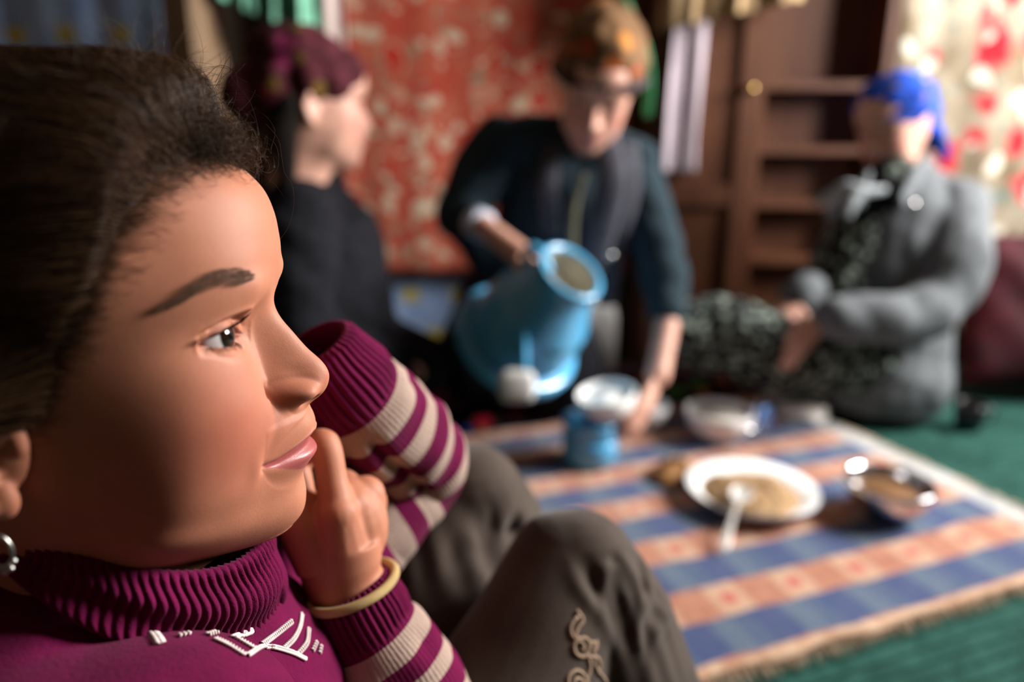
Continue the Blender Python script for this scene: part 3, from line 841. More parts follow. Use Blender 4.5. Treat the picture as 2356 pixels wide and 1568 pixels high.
def build_head():
    # denser sampling over the face
    def dens(keys, n):
        pos = np.array([k[0] for k in keys]); w = np.array([k[1] for k in keys])
        xs = np.linspace(pos[0], pos[-1], 4000); c = np.cumsum(np.interp(xs, pos, w)); c = (c - c[0]) / (c[-1] - c[0])
        return np.interp(np.linspace(0, 1, n), c, xs)
    zt = cubic(ROWT, CTRL[:, 0, 2])
    tz = lambda z: float(np.interp(-z, -zt(np.linspace(0, ROWT[-1], 2000)), np.linspace(0, ROWT[-1], 2000)))
    rs = dens([(0, .25), (tz(80), .3), (tz(55), .7), (tz(38), 1.3), (tz(10), 1.5), (tz(-22), 1.6), (tz(-50), 1.4), (tz(-62), .7), (tz(-84), .6), (ROWT[-1], .25)], 430)
    h = COLT
    cs = dens([(0, 1.3), (h[3], 1.5), (h[5], 1.0), (h[6], .5), (h[7], .35), (h[10], .2), (h[13], .3), (h[14], .5), (h[15], 1.0), (h[17], 1.5), (COLP, 1.3)], 461)[:-1]
    G = head_base(rs, cs)
    x, y, z = G[..., 0].copy(), G[..., 1].copy(), G[..., 2].copy()
    ay = np.abs(y)
    front = x > 25
    mid = G[:, 0, :]                                              # midline vertices
    base0 = np.interp(-z, -mid[:, 2][np.argsort(-mid[:, 2])], mid[:, 0][np.argsort(-mid[:, 2])])
    D = lambda zz: np.where((zz < 96) & (zz > -80), prof_x(zz) - np.interp(-zz, -mid[:, 2][np.argsort(-mid[:, 2])], mid[:, 0][np.argsort(-mid[:, 2])]), 0.0)
    # --- nose
    wn = np.interp(-z, [-40, -34, -28, -20, -10, -2, 6, 12, 17, 21], [10, 9.5, 9.3, 10.5, 12.5, 14, 15, 15.5, 14, 11])
    tipness = smoothstep(8, -4, z)
    s = np.clip(ay / wn, 0, 1)
    prof_n = (1 - s ** 2) ** (1.75 - .55 * tipness) * (1 - .0 * s)
    nmask = smoothstep(44, 30, z) * smoothstep(-22.5, -19, z)
    nose = D(z) * prof_n * nmask
    # --- forehead and chin follow the outline, broad falloff
    fore = D(z) * np.exp(-(ay / 42) ** 2) * smoothstep(30, 44, z)
    zc = z
    chin = D(zc) * np.exp(-(ay / 17) ** 2) * smoothstep(-52, -60, z)
    # --- lips
    tp = np.clip(1 - (ay / (MOUTH_W + 1.0)) ** 2.0, 0, 1) ** .62
    zm = mouth_line(ay)
    zz = -36.6 + (z - zm) / np.maximum(tp * .85 + .15, .2)
    lipz = smoothstep(-19, -22.5, z) * smoothstep(-60, -52, z)
    lips = D(np.clip(zz, -58, -20.5)) * tp * lipz
    x2 = x + np.where(front, nose + fore + chin + lips, 0)
    # mouth crease
    cr = np.exp(-((z - zm) / .55) ** 2) * smoothstep(MOUTH_W + 1.5, MOUTH_W - 4, ay) * front
    x2 -= 4.2 * cr
    # upper vermilion slightly proud, border ridge
    zu = np.interp(ay * 22.5 / 26.0, [0, 3.5, 7, 14, 19, 22.5], [-32.2, -31.0, -31.9, -34.4, -36.6, -37.8])
    zl = np.interp(ay * 22.5 / 26.0, [0, 5, 10, 15, 19, 22.5], [-49.2, -48.9, -47.0, -43.6, -40.4, -38.0])
    lipmask = smoothstep(-.55, .35, np.minimum(zu - z, z - zl)) * smoothstep(MOUTH_W + .3, MOUTH_W - 1.2, ay) * front
    x2 += .55 * np.exp(-((z - zu) / .8) ** 2) * smoothstep(MOUTH_W, 12, ay) * front
    x2 += 1.15 * np.exp(-((z - (zm + zl) / 2 - .4) / 3.0) ** 2) * smoothstep(MOUTH_W - 1, 8, ay) * front
    # mouth corner dimple and the fold beside it, philtrum
    x2 -= 1.5 * np.exp(-((ay - 26.8) / 1.9) ** 2 - ((z + 37.3) / 2.2) ** 2) * front
    x2 += 1.2 * np.exp(-((ay - 31) / 3.4) ** 2 - ((z + 36) / 7) ** 2) * front
    x2 -= .8 * np.exp(-(ay / 2.2) ** 2 - ((z + 25) / 3.2) ** 2) * front
    # soft smile fold from the ala down
    fy = np.interp(-z, [4, 12, 20, 30, 40], [15.5, 18, 21.5, 25.5, 29])
    x2 -= .75 * np.exp(-((ay - fy) / 2.6) ** 2) * smoothstep(-2, -10, z) * smoothstep(-38, -24, z) * front
    # --- ala
    al = np.exp(-((ay - 11.8) / 4.4) ** 2 - ((z + 9.6) / 5.4) ** 2)
    x2 += 5.6 * al * front
    y2 = y + np.sign(y) * 3.0 * al * front
    x2 -= 2.8 * np.exp(-((ay - 17.2) / 1.6) ** 2 - ((z + 8.5) / 5.5) ** 2) * front
    x2 -= 1.3 * np.exp(-((ay - 8.6) / 2.4) ** 2 - ((z + 1.0) / 3.6) ** 2) * front
    da = np.hypot((ay - 11.8), (z + 10.8) / 1.05)
    x2 -= 1.7 * np.exp(-((da - 7.4) / 1.7) ** 2) * smoothstep(-9.5, -6.0, z) * smoothstep(5.0, 8.0, ay) * front
    x2 += 1.3 * np.exp(-(da / 4.4) ** 2) * front
    # nostril: hollow in the underside
    ns = np.exp(-((ay - 7.0) / 2.6) ** 2 - ((z + 16.2) / 1.7) ** 2) * front
    x2 -= 3.2 * ns
    z2 = z + 4.4 * ns
    # columella stays down
    # --- orbit, lids
    sd, dz = eye_sd(ay, z)
    ry = (ay - EYE_C[1]); rz = (z - EYE_C[2])
    rr = ry ** 2 + rz ** 2
    xs = EYE_C[0] + np.sqrt(np.maximum((EYE_R) ** 2 - rr, 4.0))
    up = dz > 0
    hh = np.where(sd > 0, np.where(up, 1.5, 1.2) * np.tanh(sd / .42) + np.where(up, .06, .03) * np.maximum(sd, 0), 7 * np.tanh(sd / .9))
    lid = xs + hh
    kn = smoothstep(22.5, 17.0, ay); kt = smoothstep(37.0, 40.5, ay)
    flo_n = np.where(sd > 0, x2 - .6, x2 - .6 - (1.0 + 6.5 * smoothstep(14.8, 20.5, ay)) * smoothstep(0, -.8, sd))
    flo_t = np.where(sd > 0, x2 - 1.8, x2 - 1.8 - 4.0 * smoothstep(0, -.8, sd))
    lid = lid * (1 - kn) + np.maximum(lid, flo_n) * kn
    lid = lid * (1 - kt) + np.maximum(lid, flo_t) * kt
    w = smoothstep(np.where(up, 7.0, 6.0), np.where(up, 2.4, 1.0), sd) * (rr < 17.0 ** 2) * front
    x2 = x2 * (1 - w) + lid * w
    # upper lid crease, brow bone, under-eye fold
    crz = np.exp(-((sd - 3.6) / .7) ** 2) * up * smoothstep(12, 17, ay) * smoothstep(47, 40, ay) * front
    x2 -= .9 * crz
    x2 += .9 * np.exp(-((sd - 6.0) / 1.8) ** 2) * up * smoothstep(18, 25, ay) * smoothstep(48, 40, ay) * front
    x2 += .55 * np.exp(-((sd - 3.2) / 1.3) ** 2) * (~up) * smoothstep(15, 20, ay) * smoothstep(44, 36, ay) * front
    x2 -= .5 * np.exp(-((sd - 5.6) / 1.2) ** 2) * (~up) * smoothstep(15, 20, ay) * smoothstep(40, 30, ay) * front
    x2 += 1.6 * np.exp(-((ay - 27) / 9) ** 2 - ((z - 43) / 5.5) ** 2) * front
    V = np.stack([x2, y2, z2], -1)
    nr, nc = len(rs), len(cs)
    # masks for the material
    blush = 1.25 * np.exp(-((ay - 40) / 22) ** 2 - ((z + 16) / 24) ** 2) * front + .55 * np.exp(-(ay / 9) ** 2 - ((z + 6) / 7) ** 2) * front
    hairz = np.interp(np.arctan2(ay, np.maximum(x, -60) + 5), np.radians([0, 18, 32, 44, 54, 66, 80, 95, 180]), [92, 90, 84, 70, 45, 22, 6, -4, -25])
    scalp = smoothstep(-8, 17, z - hairz)
    scalp = np.where(x < -20, smoothstep(-45, -35, z), scalp)
    wet = np.exp(-((sd + .2) / .5) ** 2) * front
    rim = smoothstep(1.0, .2, np.abs(sd)) * (rr < 300) * front
    faces = grid_faces(nr, nc, True, flip=True)
    top = len(V.reshape(-1, 3))
    return V.reshape(-1, 3), faces, dict(lip=lipmask.ravel(), blush=blush.ravel(), scalp=scalp.ravel(), rim=rim.ravel()), (nr, nc)

def skin_material(name, base, blush_c, lip_c, sss=.18):
    M = NT(name)
    co = M.coord()
    n1 = M.noise(co, 60, 4).outputs['Fac']
    n2 = M.noise(co, 900, 3).outputs['Fac']
    c = M.ramp(n1, [(.3, tuple(v * .93 for v in base)), (.7, tuple(min(1, v * 1.05) for v in base))])
    c = M.mix(M.math('MULTIPLY', M.math('SUBTRACT', n2, .38), 1.1, True), c, tuple(v * .80 for v in base))
    c = M.mix(M.math('MULTIPLY', M.attr('blush'), .48, True), c, blush_c)
    c = M.mix(M.attr('rim'), c, (.30, .105, .075))
    c = M.mix(M.attr('lip'), c, lip_c)
    c = M.mix(M.math('POWER', M.attr('scalp'), .55), c, (.016, .008, .0045))
    M.color(c)
    r = M.math('SUBTRACT', M.math('ADD', .50, M.math('MULTIPLY', n1, .16)), M.math('MULTIPLY', M.attr('lip'), .22))
    M.l(r, M.b.inputs['Roughness'])
    M.set(**{'Subsurface_Weight': sss, 'Subsurface_Radius': (1.0, .32, .16), 'Subsurface_Scale': .006, 'Specular_IOR_Level': .34})
    n3 = M.noise(co, 2600, 2).outputs['Fac']
    M.bump(M.math('ADD', n2, n3), .11, .0006)
    return M.m
SKIN = skin_material('girl_skin', (.435, .168, .097), (.40, .098, .060), (.34, .085, .082))

girl = empty('person', (0, 0, 0), 'girl in magenta striped sweater resting her chin on her hand, hair pulled back', 'person')
girl.location = H([-60, 0, -480]) * np.array([1, 1, 0])
_hv, _hf, _hm, (_hnr, _hnc) = build_head()

# ------------------------------------------------------------------ hands, forearms, ears: one body with the head
def girl_limbs():
    mb = MB()
    # right hand: loose fist behind the chin, back of the hand towards the light
    wr, pm = at(792, 1338, .398), at(778, 1240, .392)
    mb.tube([at(905, 1530, .405), at(845, 1420, .400), wr, at(782, 1290, .395), pm], [.020, .021, .0228, .0242, .024], 40, True, .85, AX_R)
    mcp = [at(778, 1182, .381), at(812, 1166, .393), at(840, 1140, .405), at(846, 1156, .420)]
    for m in mcp:
        mb.tube([wr + (m - wr) * .15, wr + (m - wr) * .6, m], [.017, .0165, .0120], 14)
        mb.ball(m, .0122, 14, 10)
    mb.ball(at(800, 1210, .402), (.024, .022, .030), 18, 12)
    fing = [
        [mcp[0], at(764, 1105, .384), at(746, 1024, .387), at(716, 1030, .398), at(684, 1072, .402), at(674, 1104, .398)],
        [mcp[1], at(808, 1132, .402), at(790, 1112, .414), at(756, 1116, .424), at(732, 1150, .422), at(728, 1180, .414)],
        [mcp[2], at(846, 1128, .420), at(832, 1124, .436), at(792, 1136, .444), at(764, 1170, .436), at(758, 1196, .426)],
        [mcp[3], at(846, 1156, .436), at(834, 1158, .446), at(802, 1170, .450), at(784, 1196, .440)],
    ]
    for k, f in enumerate(fing):
        r = [.0105, .0088, .0090, .0080, .0076, .0060][:len(f)]
        A = spline([list(p) + [q * (.93 if k == 3 else 1)] for p, q in zip(f, r)], 26)
        mb.tube([Vector(a[:3]) for a in A], [float(a[3]) for a in A], 14); mb.ball(A[-1][:3], float(A[-1][3]), 10, 8)
        mb.ball(f[2], .0093 if k < 3 else .0088, 12, 8)
    th = [at(742, 1290, .388), at(700, 1215, .384), at(680, 1150, .392), at(684, 1098, .396)]
    A = spline([list(p) + [q] for p, q in zip(th, (.016, .0140, .0125, .0090))], 22)
    mb.tube([Vector(a[:3]) for a in A], [float(a[3]) for a in A], 14); mb.ball(A[-1][:3], float(A[-1][3]), 10, 8)
    me = remeshed(mb, 'hand', .0011, 12)
    V1 = get_co(me); F1 = [tuple(p.vertices) for p in me.polygons]; bpy.data.meshes.remove(me)
    # left hand on the far cheek
    mb = MB()
    wl = at(735, 890, .412)
    mb.tube([at(905, 1000, .47), at(820, 920, .43), wl, at(690, 885, .405)], [.014, .014, .016, .018], 16)
    ck = [Vector(H([52, 64, z])[...]) for z in (-4, -14, -25, -36)]
    pal = at(640, 880, .400)
    mb.tube([wl, (wl + pal) / 2, pal], [.017, .019, .021], 14)
    for c in ck:
        A = spline([list(pal), list((pal + c) / 2 + Vector((.012, .018, 0))), list(c), list(c + (c - pal) * .25 + Vector((-.012, -.006, 0)))], 16)
        mb.tube([Vector(a) for a in A], list(np.linspace(.011, .0065, 16)), 12); mb.ball(A[-1], .0065, 10, 8)
    tc = Vector(H([70, 46, -46])); mb.tube([pal, (pal + tc) / 2, tc], [.015, .012, .008], 12); mb.ball(tc, .008, 10, 8)
    me = remeshed(mb, 'hand', .0016, 4)
    V2 = get_co(me); F2 = [tuple(p.vertices) for p in me.polygons]; bpy.data.meshes.remove(me)
    # ears
    Vs, Fs = [], []
    for sd in (-1, 1):
        mb = MB(); q = lambda x, y, z: Vector(H([x, sd * y, z]))
        helix = [(6, 61, 4), (8, 64, 18), (0, 69, 29), (-13, 73, 29), (-22, 75, 15), (-20, 74, -2), (-12, 71, -14), (-4, 67, -24)]
        A = spline([list(q(*p)) for p in helix], 30); mb.tube([Vector(a) for a in A], [.0030] * 24 + [.0036, .0042, .0050, .0056, .0058, .0050], 10); mb.ball(q(-3, 66.5, -21), (.0066, .0046, .0078), 12, 10)
        mb.ball(q(-6, 62, 2), (.0150, .0055, .0240), 18, 12, Matrix(HR.tolist()))
        A = spline([list(q(-2, 67, -13)), list(q(-12, 70, -4)), list(q(-13, 71, 10)), list(q(-6, 69, 18))], 14); mb.tube([Vector(a) for a in A], .0030, 8)
        mb.ball(q(5, 63, -1), (.0045, .0035, .0060), 10, 8)
        me = remeshed(mb, 'ear', .0010, 4); o = len(Vs and np.vstack(Vs)) if Vs else 0
        Vs.append(get_co(me)); Fs += [tuple(i + o for i in p.vertices) for p in me.polygons]; bpy.data.meshes.remove(me)
    return [(V1, F1), (V2, F2), (np.vstack(Vs), Fs)]
_parts = [(H(_hv), _hf)] + girl_limbs()
_AV = np.vstack([p[0] for p in _parts]); _AF = []; _o = 0
for _v, _f in _parts:
    _AF += [tuple(i + _o for i in f) for f in _f]; _o += len(_v)
head_me = mesh_np('body', _AV, _AF)
for k, v in _hm.items(): add_attr(head_me, k, np.concatenate([v, np.zeros(len(_AV) - len(v))]))
girl_body = link('body', head_me, SKIN, girl)
from mathutils.bvhtree import BVHTree
HEAD_BVH = BVHTree.FromPolygons([tuple(v) for v in H(_hv)], _hf)
def ray_px(bvh, px, py):
    d = (at(px, py, 1) - CAM).normalized()
    h = bvh.ray_cast(CAM, d)
    return h[0], h[1]
# ------------------------------------------------------------------ eyes
def eye_material():
    M = NT('eye_surface')
    a = M.n('ShaderNodeAttribute', attribute_name='ang').outputs['Fac']
    nse = M.noise(M.coord(), 700, 3).outputs['Fac']
    iris = M.ramp(nse, [(.35, (.008, .0035, .002)), (.65, (.024, .011, .006))])
    c = M.ramp(a, [(0, (.002, .002, .002)), (.19, (.002, .002, .002)), (.215, (.015, .007, .004)), (.44, (.018, .009, .005)), (.47, (.012, .008, .007)), (.51, (.42, .39, .39)), (.9, (.40, .32, .30)), (1, (.32, .14, .12))])
    m = M.math('MULTIPLY', M.math('GREATER_THAN', a, .215), M.math('LESS_THAN', a, .44))
    M.color(M.mix(m, c, iris))
    M.set(roughness=.05, **{'Specular_IOR_Level': .6, 'Coat_Weight': .6, 'Coat_Roughness': .02})
    return M.m
EYE_M = eye_material()
def make_eye(side, gaze):
    g = np.array(gaze, float); g /= np.linalg.norm(g)
    n, m = 64, 48
    u = np.cross(g, [0, 0, 1]); u /= np.linalg.norm(u); v = np.cross(u, g)
    V = []; A = []
    for i in range(m + 1):
        a = math.pi * i / m
        # cornea bulge
        r = EYE_R + 1.0 * max(0, 1 - (a / .52) ** 2)
        for j in range(n):
            b = 2 * math.pi * j / n
            V.append(EYE_C * np.array([1, side, 1]) + r * (g * math.cos(a) + (u * math.cos(b) + v * math.sin(b)) * math.sin(a)))
            A.append(min(1, a / 1.05))
    me = mesh_np('eye', H(V), grid_faces(m + 1, n, True))
    add_attr(me, 'ang', A)
    return link('eye', me, EYE_M, girl)
make_eye(-1, (1, -.16, .08)); make_eye(1, (1, .10, .10))
# ------------------------------------------------------------------ sweater
def knit_mat(name, mag, cre, striped):
    M = NT(name); co = M.coord()
    n = M.noise(co, 45, 4).outputs['Fac']; fz = M.noise(co, 1500, 2).outputs['Fac']
    c = M.ramp(n, [(.3, tuple(v * .78 for v in mag)), (.7, tuple(v * 1.15 for v in mag))])
    ang = M.attr('ang')
    wale = M.math('SINE', M.math('MULTIPLY', ang, 6.2832 * 72))
    if striped:
        ln = M.attr('len')
        f = M.math('FRACT', M.math('DIVIDE', M.math('SUBTRACT', ln, striped[0]), striped[1]))
        m = M.math('MULTIPLY', M.math('LESS_THAN', f, striped[2]), M.math('GREATER_THAN', ln, striped[0]))
        c2 = M.ramp(n, [(.3, tuple(v * .85 for v in cre)), (.7, tuple(min(1, v * 1.08) for v in cre))])
        c = M.mix(m, c, c2)
    c = M.mix(M.math('MULTIPLY', M.math('SUBTRACT', 1.0, M.math('MULTIPLY', fz, 1.0)), .25), c, tuple(v * .5 for v in mag))
    M.color(c)
    h = M.math('ADD', M.math('ADD', M.math('MULTIPLY', wale, .35 if striped else .0), fz), M.math('MULTIPLY', M.noise(co, 420, 3).outputs['Fac'], 1.2))
    M.bump(h, .55, .0008)
    M.set(roughness=.95, **{'Specular_IOR_Level': .08, 'Sheen_Weight': .03, 'Sheen_Roughness': .5}); return M.m
MAG = (.122, .0042, .042); CRE = (.40, .295, .24)
M_KNIT = knit_mat('magenta_knit', MAG, CRE, None)
M_RIB = knit_mat('magenta_rib', MAG, CRE, None)

def collar():
    t = math.radians(26); fx = np.array([math.cos(t), 0, -math.sin(t)]); ly = np.array([0, 1.0, 0])
    c0, c1 = np.array([13, 0, -61.]), np.array([12, 0, -87.])
    t1 = math.radians(36); fx1 = np.array([math.cos(t1), 0, -math.sin(t1)])
    nC, ribs = 880, 92
    prof = []     # (s from rim 0 to seam 1, inward mm, along)
    for s in np.linspace(-.55, 0, 10): prof.append((-s, 'in'))
    for s in np.linspace(0, 1.06, 46): prof.append((s, 'out'))
    V = []
    for k, (s, side) in enumerate(prof):
        for j in range(nC):
            th = 2 * math.pi * j / nC
            # soft folds that push the ribs sideways
            sw = .040 * math.sin(s * 5.4 + 1.2 * math.sin(th * 2) + .6) * smoothstep(0, .35, s) * (side == 'out') * (.5 + .5 * math.cos(th + 1.2))
            a = th + sw
            ctr = c0 + (c1 - c0) * s
            ra, rb = 60 + (70 - 60) * s, 49 + (56 - 49) * s
            bul = (2.6 * math.sin(math.pi * min(1, s)) + 1.8 * math.sin(s * 8 + 2.2 * math.cos(th * 1.5 + .5)) * smoothstep(.05, .4, s)) if side == 'out' else -3.6 - 1.5 * min(1, s * 4)
            edge = -2.0 * (1 - min(1, s / .06)) ** 2 if side == 'out' else 0
            rib = (abs(math.sin(ribs * th / 2)) ** .8 * 2.0 - 1.0) * 1.15 * (1 if side == 'out' else .5)
            rr = bul + edge + rib * (1 - .75 * float(smoothstep(.95, 1.08, s)))
            lift = 1.2 * math.sin(th * 3 + .7) * (1 - min(1, s))
            V.append(ctr + (fx + (fx1 - fx) * s) * ((ra + rr) * math.cos(a)) + ly * ((rb + rr) * math.sin(a)) + np.array([0, 0, lift]))
    me = mesh_np('collar', H(V), grid_faces(len(prof), nC, True))
    add_attr(me, 'ang', np.tile(np.arange(nC) / nC, len(prof)))
    return me
def torso():
    mb = MB(); q = lambda x, y, z: Vector(H([x, y, z]))
    mb.ball(q(14, 0, -128), (.066, .064, .040), 28, 18, Matrix((Matrix(HR.tolist()) @ Matrix.Rotation(math.radians(26), 3, 'Y'))))
    mb.ball(q(10, 0, -205), (.086, .098, .095), 28, 18); mb.ball(q(-5, 0, -300), (.105, .115, .12), 24, 16); mb.ball(q(25, 0, -375), (.125, .135, .10), 24, 16)
    mb.ball(q(-50, 0, -150), (.07, .10, .09), 22, 14)
    mb.ball(q(-10, -72, -127), (.098, .062, .040), 26, 16, Matrix(HR.tolist()) @ Matrix.Rotation(math.radians(-14), 3, 'X'))
    A = spline([list(q(-20, -40, -125)) + [.048], list(q(-34, -90, -142)) + [.052], list(q(-16, -108, -165)) + [.050], list(Vector((-.115, .245, .330))) + [.046]], 18)
    limb_(mb, A)
    A = spline([list(q(-5, 30, -120)) + [.045], list(q(5, 75, -150)) + [.050], list(at(640, 1350, .47)) + [.044]], 14); limb_(mb, A)
    return remeshed(mb, 'sweater_body', .0026, 10)
def limb_(mb, A):
    P = [Vector(a[:3]) for a in A]; R = [float(a[3]) for a in A]
    mb.tube(P, R, 18); mb.ball(P[0], R[0], 16, 10); mb.ball(P[-1], R[-1], 16, 10)

def sleeve(name, pts, cuff, mat, ribs=46, seed=0, wr=.0035, n=460, nC=368, bunch=None, up=None, cap=True, ellip=1.0, lobe=None):
    """pts: (world point, radius); starts at the cuff opening. len attribute runs along the sleeve"""
    A = spline([list(p) + [r] for p, r in pts], n)
    P = A[:, :3]; R = A[:, 3]
    L = np.concatenate([[0], np.cumsum(np.linalg.norm(np.diff(P, axis=0), axis=1))])
    V0, _ = tube_arrays([Vector(p) for p in P], [1e-6] * n, 3, False, None, up)
    # frames again, vectorised
    T = np.gradient(P, axis=0); T /= np.linalg.norm(T, axis=1, keepdims=True)
    u = np.array(up if up is not None else (0, 0, 1.0)); U = []
    for i in range(n):
        u = u - T[i] * u.dot(T[i]); u = u / np.linalg.norm(u); U.append(u.copy())
    U = np.array(U); W = np.cross(T, U)
    th = np.linspace(0, 2 * math.pi, nC, endpoint=False)
    ln = L[:, None] * np.ones((1, nC)); an = np.ones((n, 1)) * th[None]
    D = np.zeros((n, nC))
    rib = (np.abs(np.sin(ribs * an / 2)) ** .8 * 2 - 1) * .00095
    D += rib * smoothstep(cuff + .003, cuff - .003, ln)
    D -= .0022 * np.exp(-((ln - cuff) / .006) ** 2)                    # drawn in at the cuff seam
    D += -.0028 * smoothstep(.004, 0, ln)                               # rolled edge
    body = smoothstep(cuff, cuff + .02, ln)
    Q = np.stack([np.cos(an) * .04, np.sin(an) * .04, ln], -1).reshape(-1, 3)
    w = (np.abs(nz(Q * np.array([1, 1, 1.5]), 70, seed)) - .5 + .5 * nz(Q, 150, seed + 2)).reshape(n, nC)
    D += wr * w * body
    if bunch is not None: D += bunch(ln, an) * body
    rr = R[:, None] + D
    V = P[:, None, :] + U[:, None, :] * (rr * np.cos(an))[..., None] + W[:, None, :] * (rr * np.sin(an) * ellip)[..., None]
    # inside of the cuff
    k = 14; Li = np.linspace(.030, 0, k); idx = np.searchsorted(L, Li)
    inn = P[idx][:, None, :] + U[idx][:, None, :] * ((R[idx, None] - .0055) * np.cos(th)[None])[..., None] + W[idx][:, None, :] * ((R[idx, None] - .0055) * np.sin(th)[None] * ellip)[..., None]
    VV = np.concatenate([inn.reshape(-1, 3), V.reshape(-1, 3)])
    me = mesh_np(name, VV, grid_faces(n + k, nC, True))
    add_attr(me, 'len', np.concatenate([np.zeros(k * nC), ln.ravel()])); add_attr(me, 'ang', np.concatenate([np.tile(th / 6.2832, k), (an / 6.2832).ravel()]))
    return me

M_SLEEVE_R = knit_mat('magenta_knit_cream_stripes', MAG, CRE, (.030, .0235, .48))
M_SLEEVE_L = knit_mat('magenta_knit_cream_hoops', MAG, CRE, (.043, .0320, .52))
_tm = torso(); add_attr(_tm, 'ang', np.zeros(len(_tm.vertices)))
A_ = get_co(_tm); N_ = get_no(_tm)
set_co(_tm, A_ + N_ * (.0022 * (np.abs(nz(A_, 60, 5)) - .4))[:, None])
sweater = link('sweater', _tm, M_KNIT, girl)
TORSO_BVH = BVHTree.FromPolygons([tuple(v.co) for v in _tm.vertices], [tuple(p.vertices) for p in _tm.polygons])
link('collar', collar(), M_RIB, sweater)
# right sleeve, up to the wrist under the chin
def bunch_r(ln, an): return .0016 * np.sin(ln * 210 + 1.5 * np.sin(an)) * smoothstep(.06, .10, ln)
link('sleeve', sleeve('sleeve', [(at(802, 1352, .398), .0262), (at(826, 1400, .399), .0272), (at(858, 1455, .400), .0296), (at(905, 1530, .405), .0335), (at(960, 1640, .41), .037), (at(1000, 1800, .42), .040), (Vector((-.045, .33, .215)), .043), (Vector((-.115, .245, .325)), .046)], .0275, M_SLEEVE_R, 44, 3, .0020, bunch=bunch_r, up=AX_R), M_SLEEVE_R, sweater)
# left sleeve: cuff by the nose, elbow on the far knee
def bunch_l(ln, an):
    e = np.exp(-((ln - .135) / .05) ** 2)
    f = -.0060 * np.exp(-((an - 1.35 - 2.0 * (ln - .10)) / .13) ** 2) * smoothstep(.045, .06, ln) * smoothstep(.17, .13, ln)
    g = .0040 * np.sin(ln * 175 + 2.0 * np.cos(an)) * e * (.35 + .65 * (np.cos(an - 3.6) > 0) * np.cos(an - 3.6))
    return f + g
link('sleeve', sleeve('sleeve', [(at(716, 792, .408), .0262), (at(748, 838, .416), .0300), (at(800, 900, .430), .0355), (at(868, 970, .457), .0385), (at(945, 1030, .495), .0360), (at(968, 1078, .520), .0345), (at(925, 1130, .515), .0360), (at(855, 1195, .500), .0400), (at(740, 1290, .480), .044), (at(640, 1350, .47), .046)], .041, M_SLEEVE_L, 40, 8, .0026, bunch=bunch_l, up=AX_R), M_SLEEVE_L, sweater)
# undershirt cuff showing at the right wrist
_cu = spline([list(at(770, 1352, .376)), list(at(742, 1372, .384))], 3)
_wd = (at(802, 1352, .398) - at(782, 1290, .395)).normalized(); _wc = at(808, 1347, .397)
_u = _wd.orthogonal().normalized(); _v = _wd.cross(_u)
MB().tube([_wc + (_u * math.cos(a) + _v * math.sin(a)) * .0262 for a in np.linspace(0, 2 * math.pi, 49)], .0028, 12, False).build('undershirt_cuff', plain('yellow_cream_cotton', (.40, .28, .12), .9, 60, .15), girl)

# cream knitted strokes below the collar
M_STROKE = plain('cream_yarn', (.66, .56, .54), .9, 200, .15)
_col_me = [o for o in sweater.children if o.name.startswith('collar')][0].data
def px3(x, y): return x / 2.183, 850 + y / 2.183
_st = [([(765, 1325), (785, 1350), (800, 1375)], .0020), ([(895, 1342), (940, 1332)], .0013), ([(1040, 1337), (1078, 1326)], .0016), ([(1075, 1355), (1140, 1385), (1215, 1430)], .0012),
       ([(1170, 1350), (1255, 1315)], .0015), ([(1185, 1352), (1280, 1407)], .0013), ([(1310, 1382), (1380, 1330), (1455, 1270)], .0014), ([(1420, 1400), (1470, 1350), (1500, 1290), (1510, 1235)], .0014),
       ([(1490, 1430), (1535, 1375), (1545, 1310)], .0013), ([(1565, 1412), (1582, 1375)], .0011), ([(1600, 1425), (1606, 1395)], .0010), ([(1240, 1440), (1330, 1392), (1440, 1412), (1525, 1452)], .0010)]
for pts, r in _st:
    S = spline([px3(*p) for p in pts], 12); P = []
    for x, y in S:
        h, nn = ray_px(TORSO_BVH, x, y)
        if h is not None: P.append(h + nn * .0005)
    if len(P) > 3:
        L_ = sum((P[i + 1] - P[i]).length for i in range(len(P) - 1)); k_ = max(3, int(L_ / .0013)); sm = MB()
        Q = spline([list(p) for p in P], k_)
        for i in range(k_):                                       # a row of little V stitches
            t_ = Vector(Q[min(i + 1, k_ - 1)] - Q[max(i - 1, 0)]).normalized(); c_ = Vector(Q[i]); _, nn = ray_px(TORSO_BVH, *[float(v) for v in S[min(11, int(i * 12 / k_))]])
            w_ = t_.cross(nn).normalized()
            for sg in (-1, 1): sm.tube([c_ + w_ * sg * r * 1.1 + nn * .0001, c_ + w_ * sg * r * .5 + t_ * .0008 + nn * .0006, c_ + t_ * .0014 + nn * .0003], [.00035, .00055, .00035], 6)
        sm.build('knit_stroke', M_STROKE, sweater)

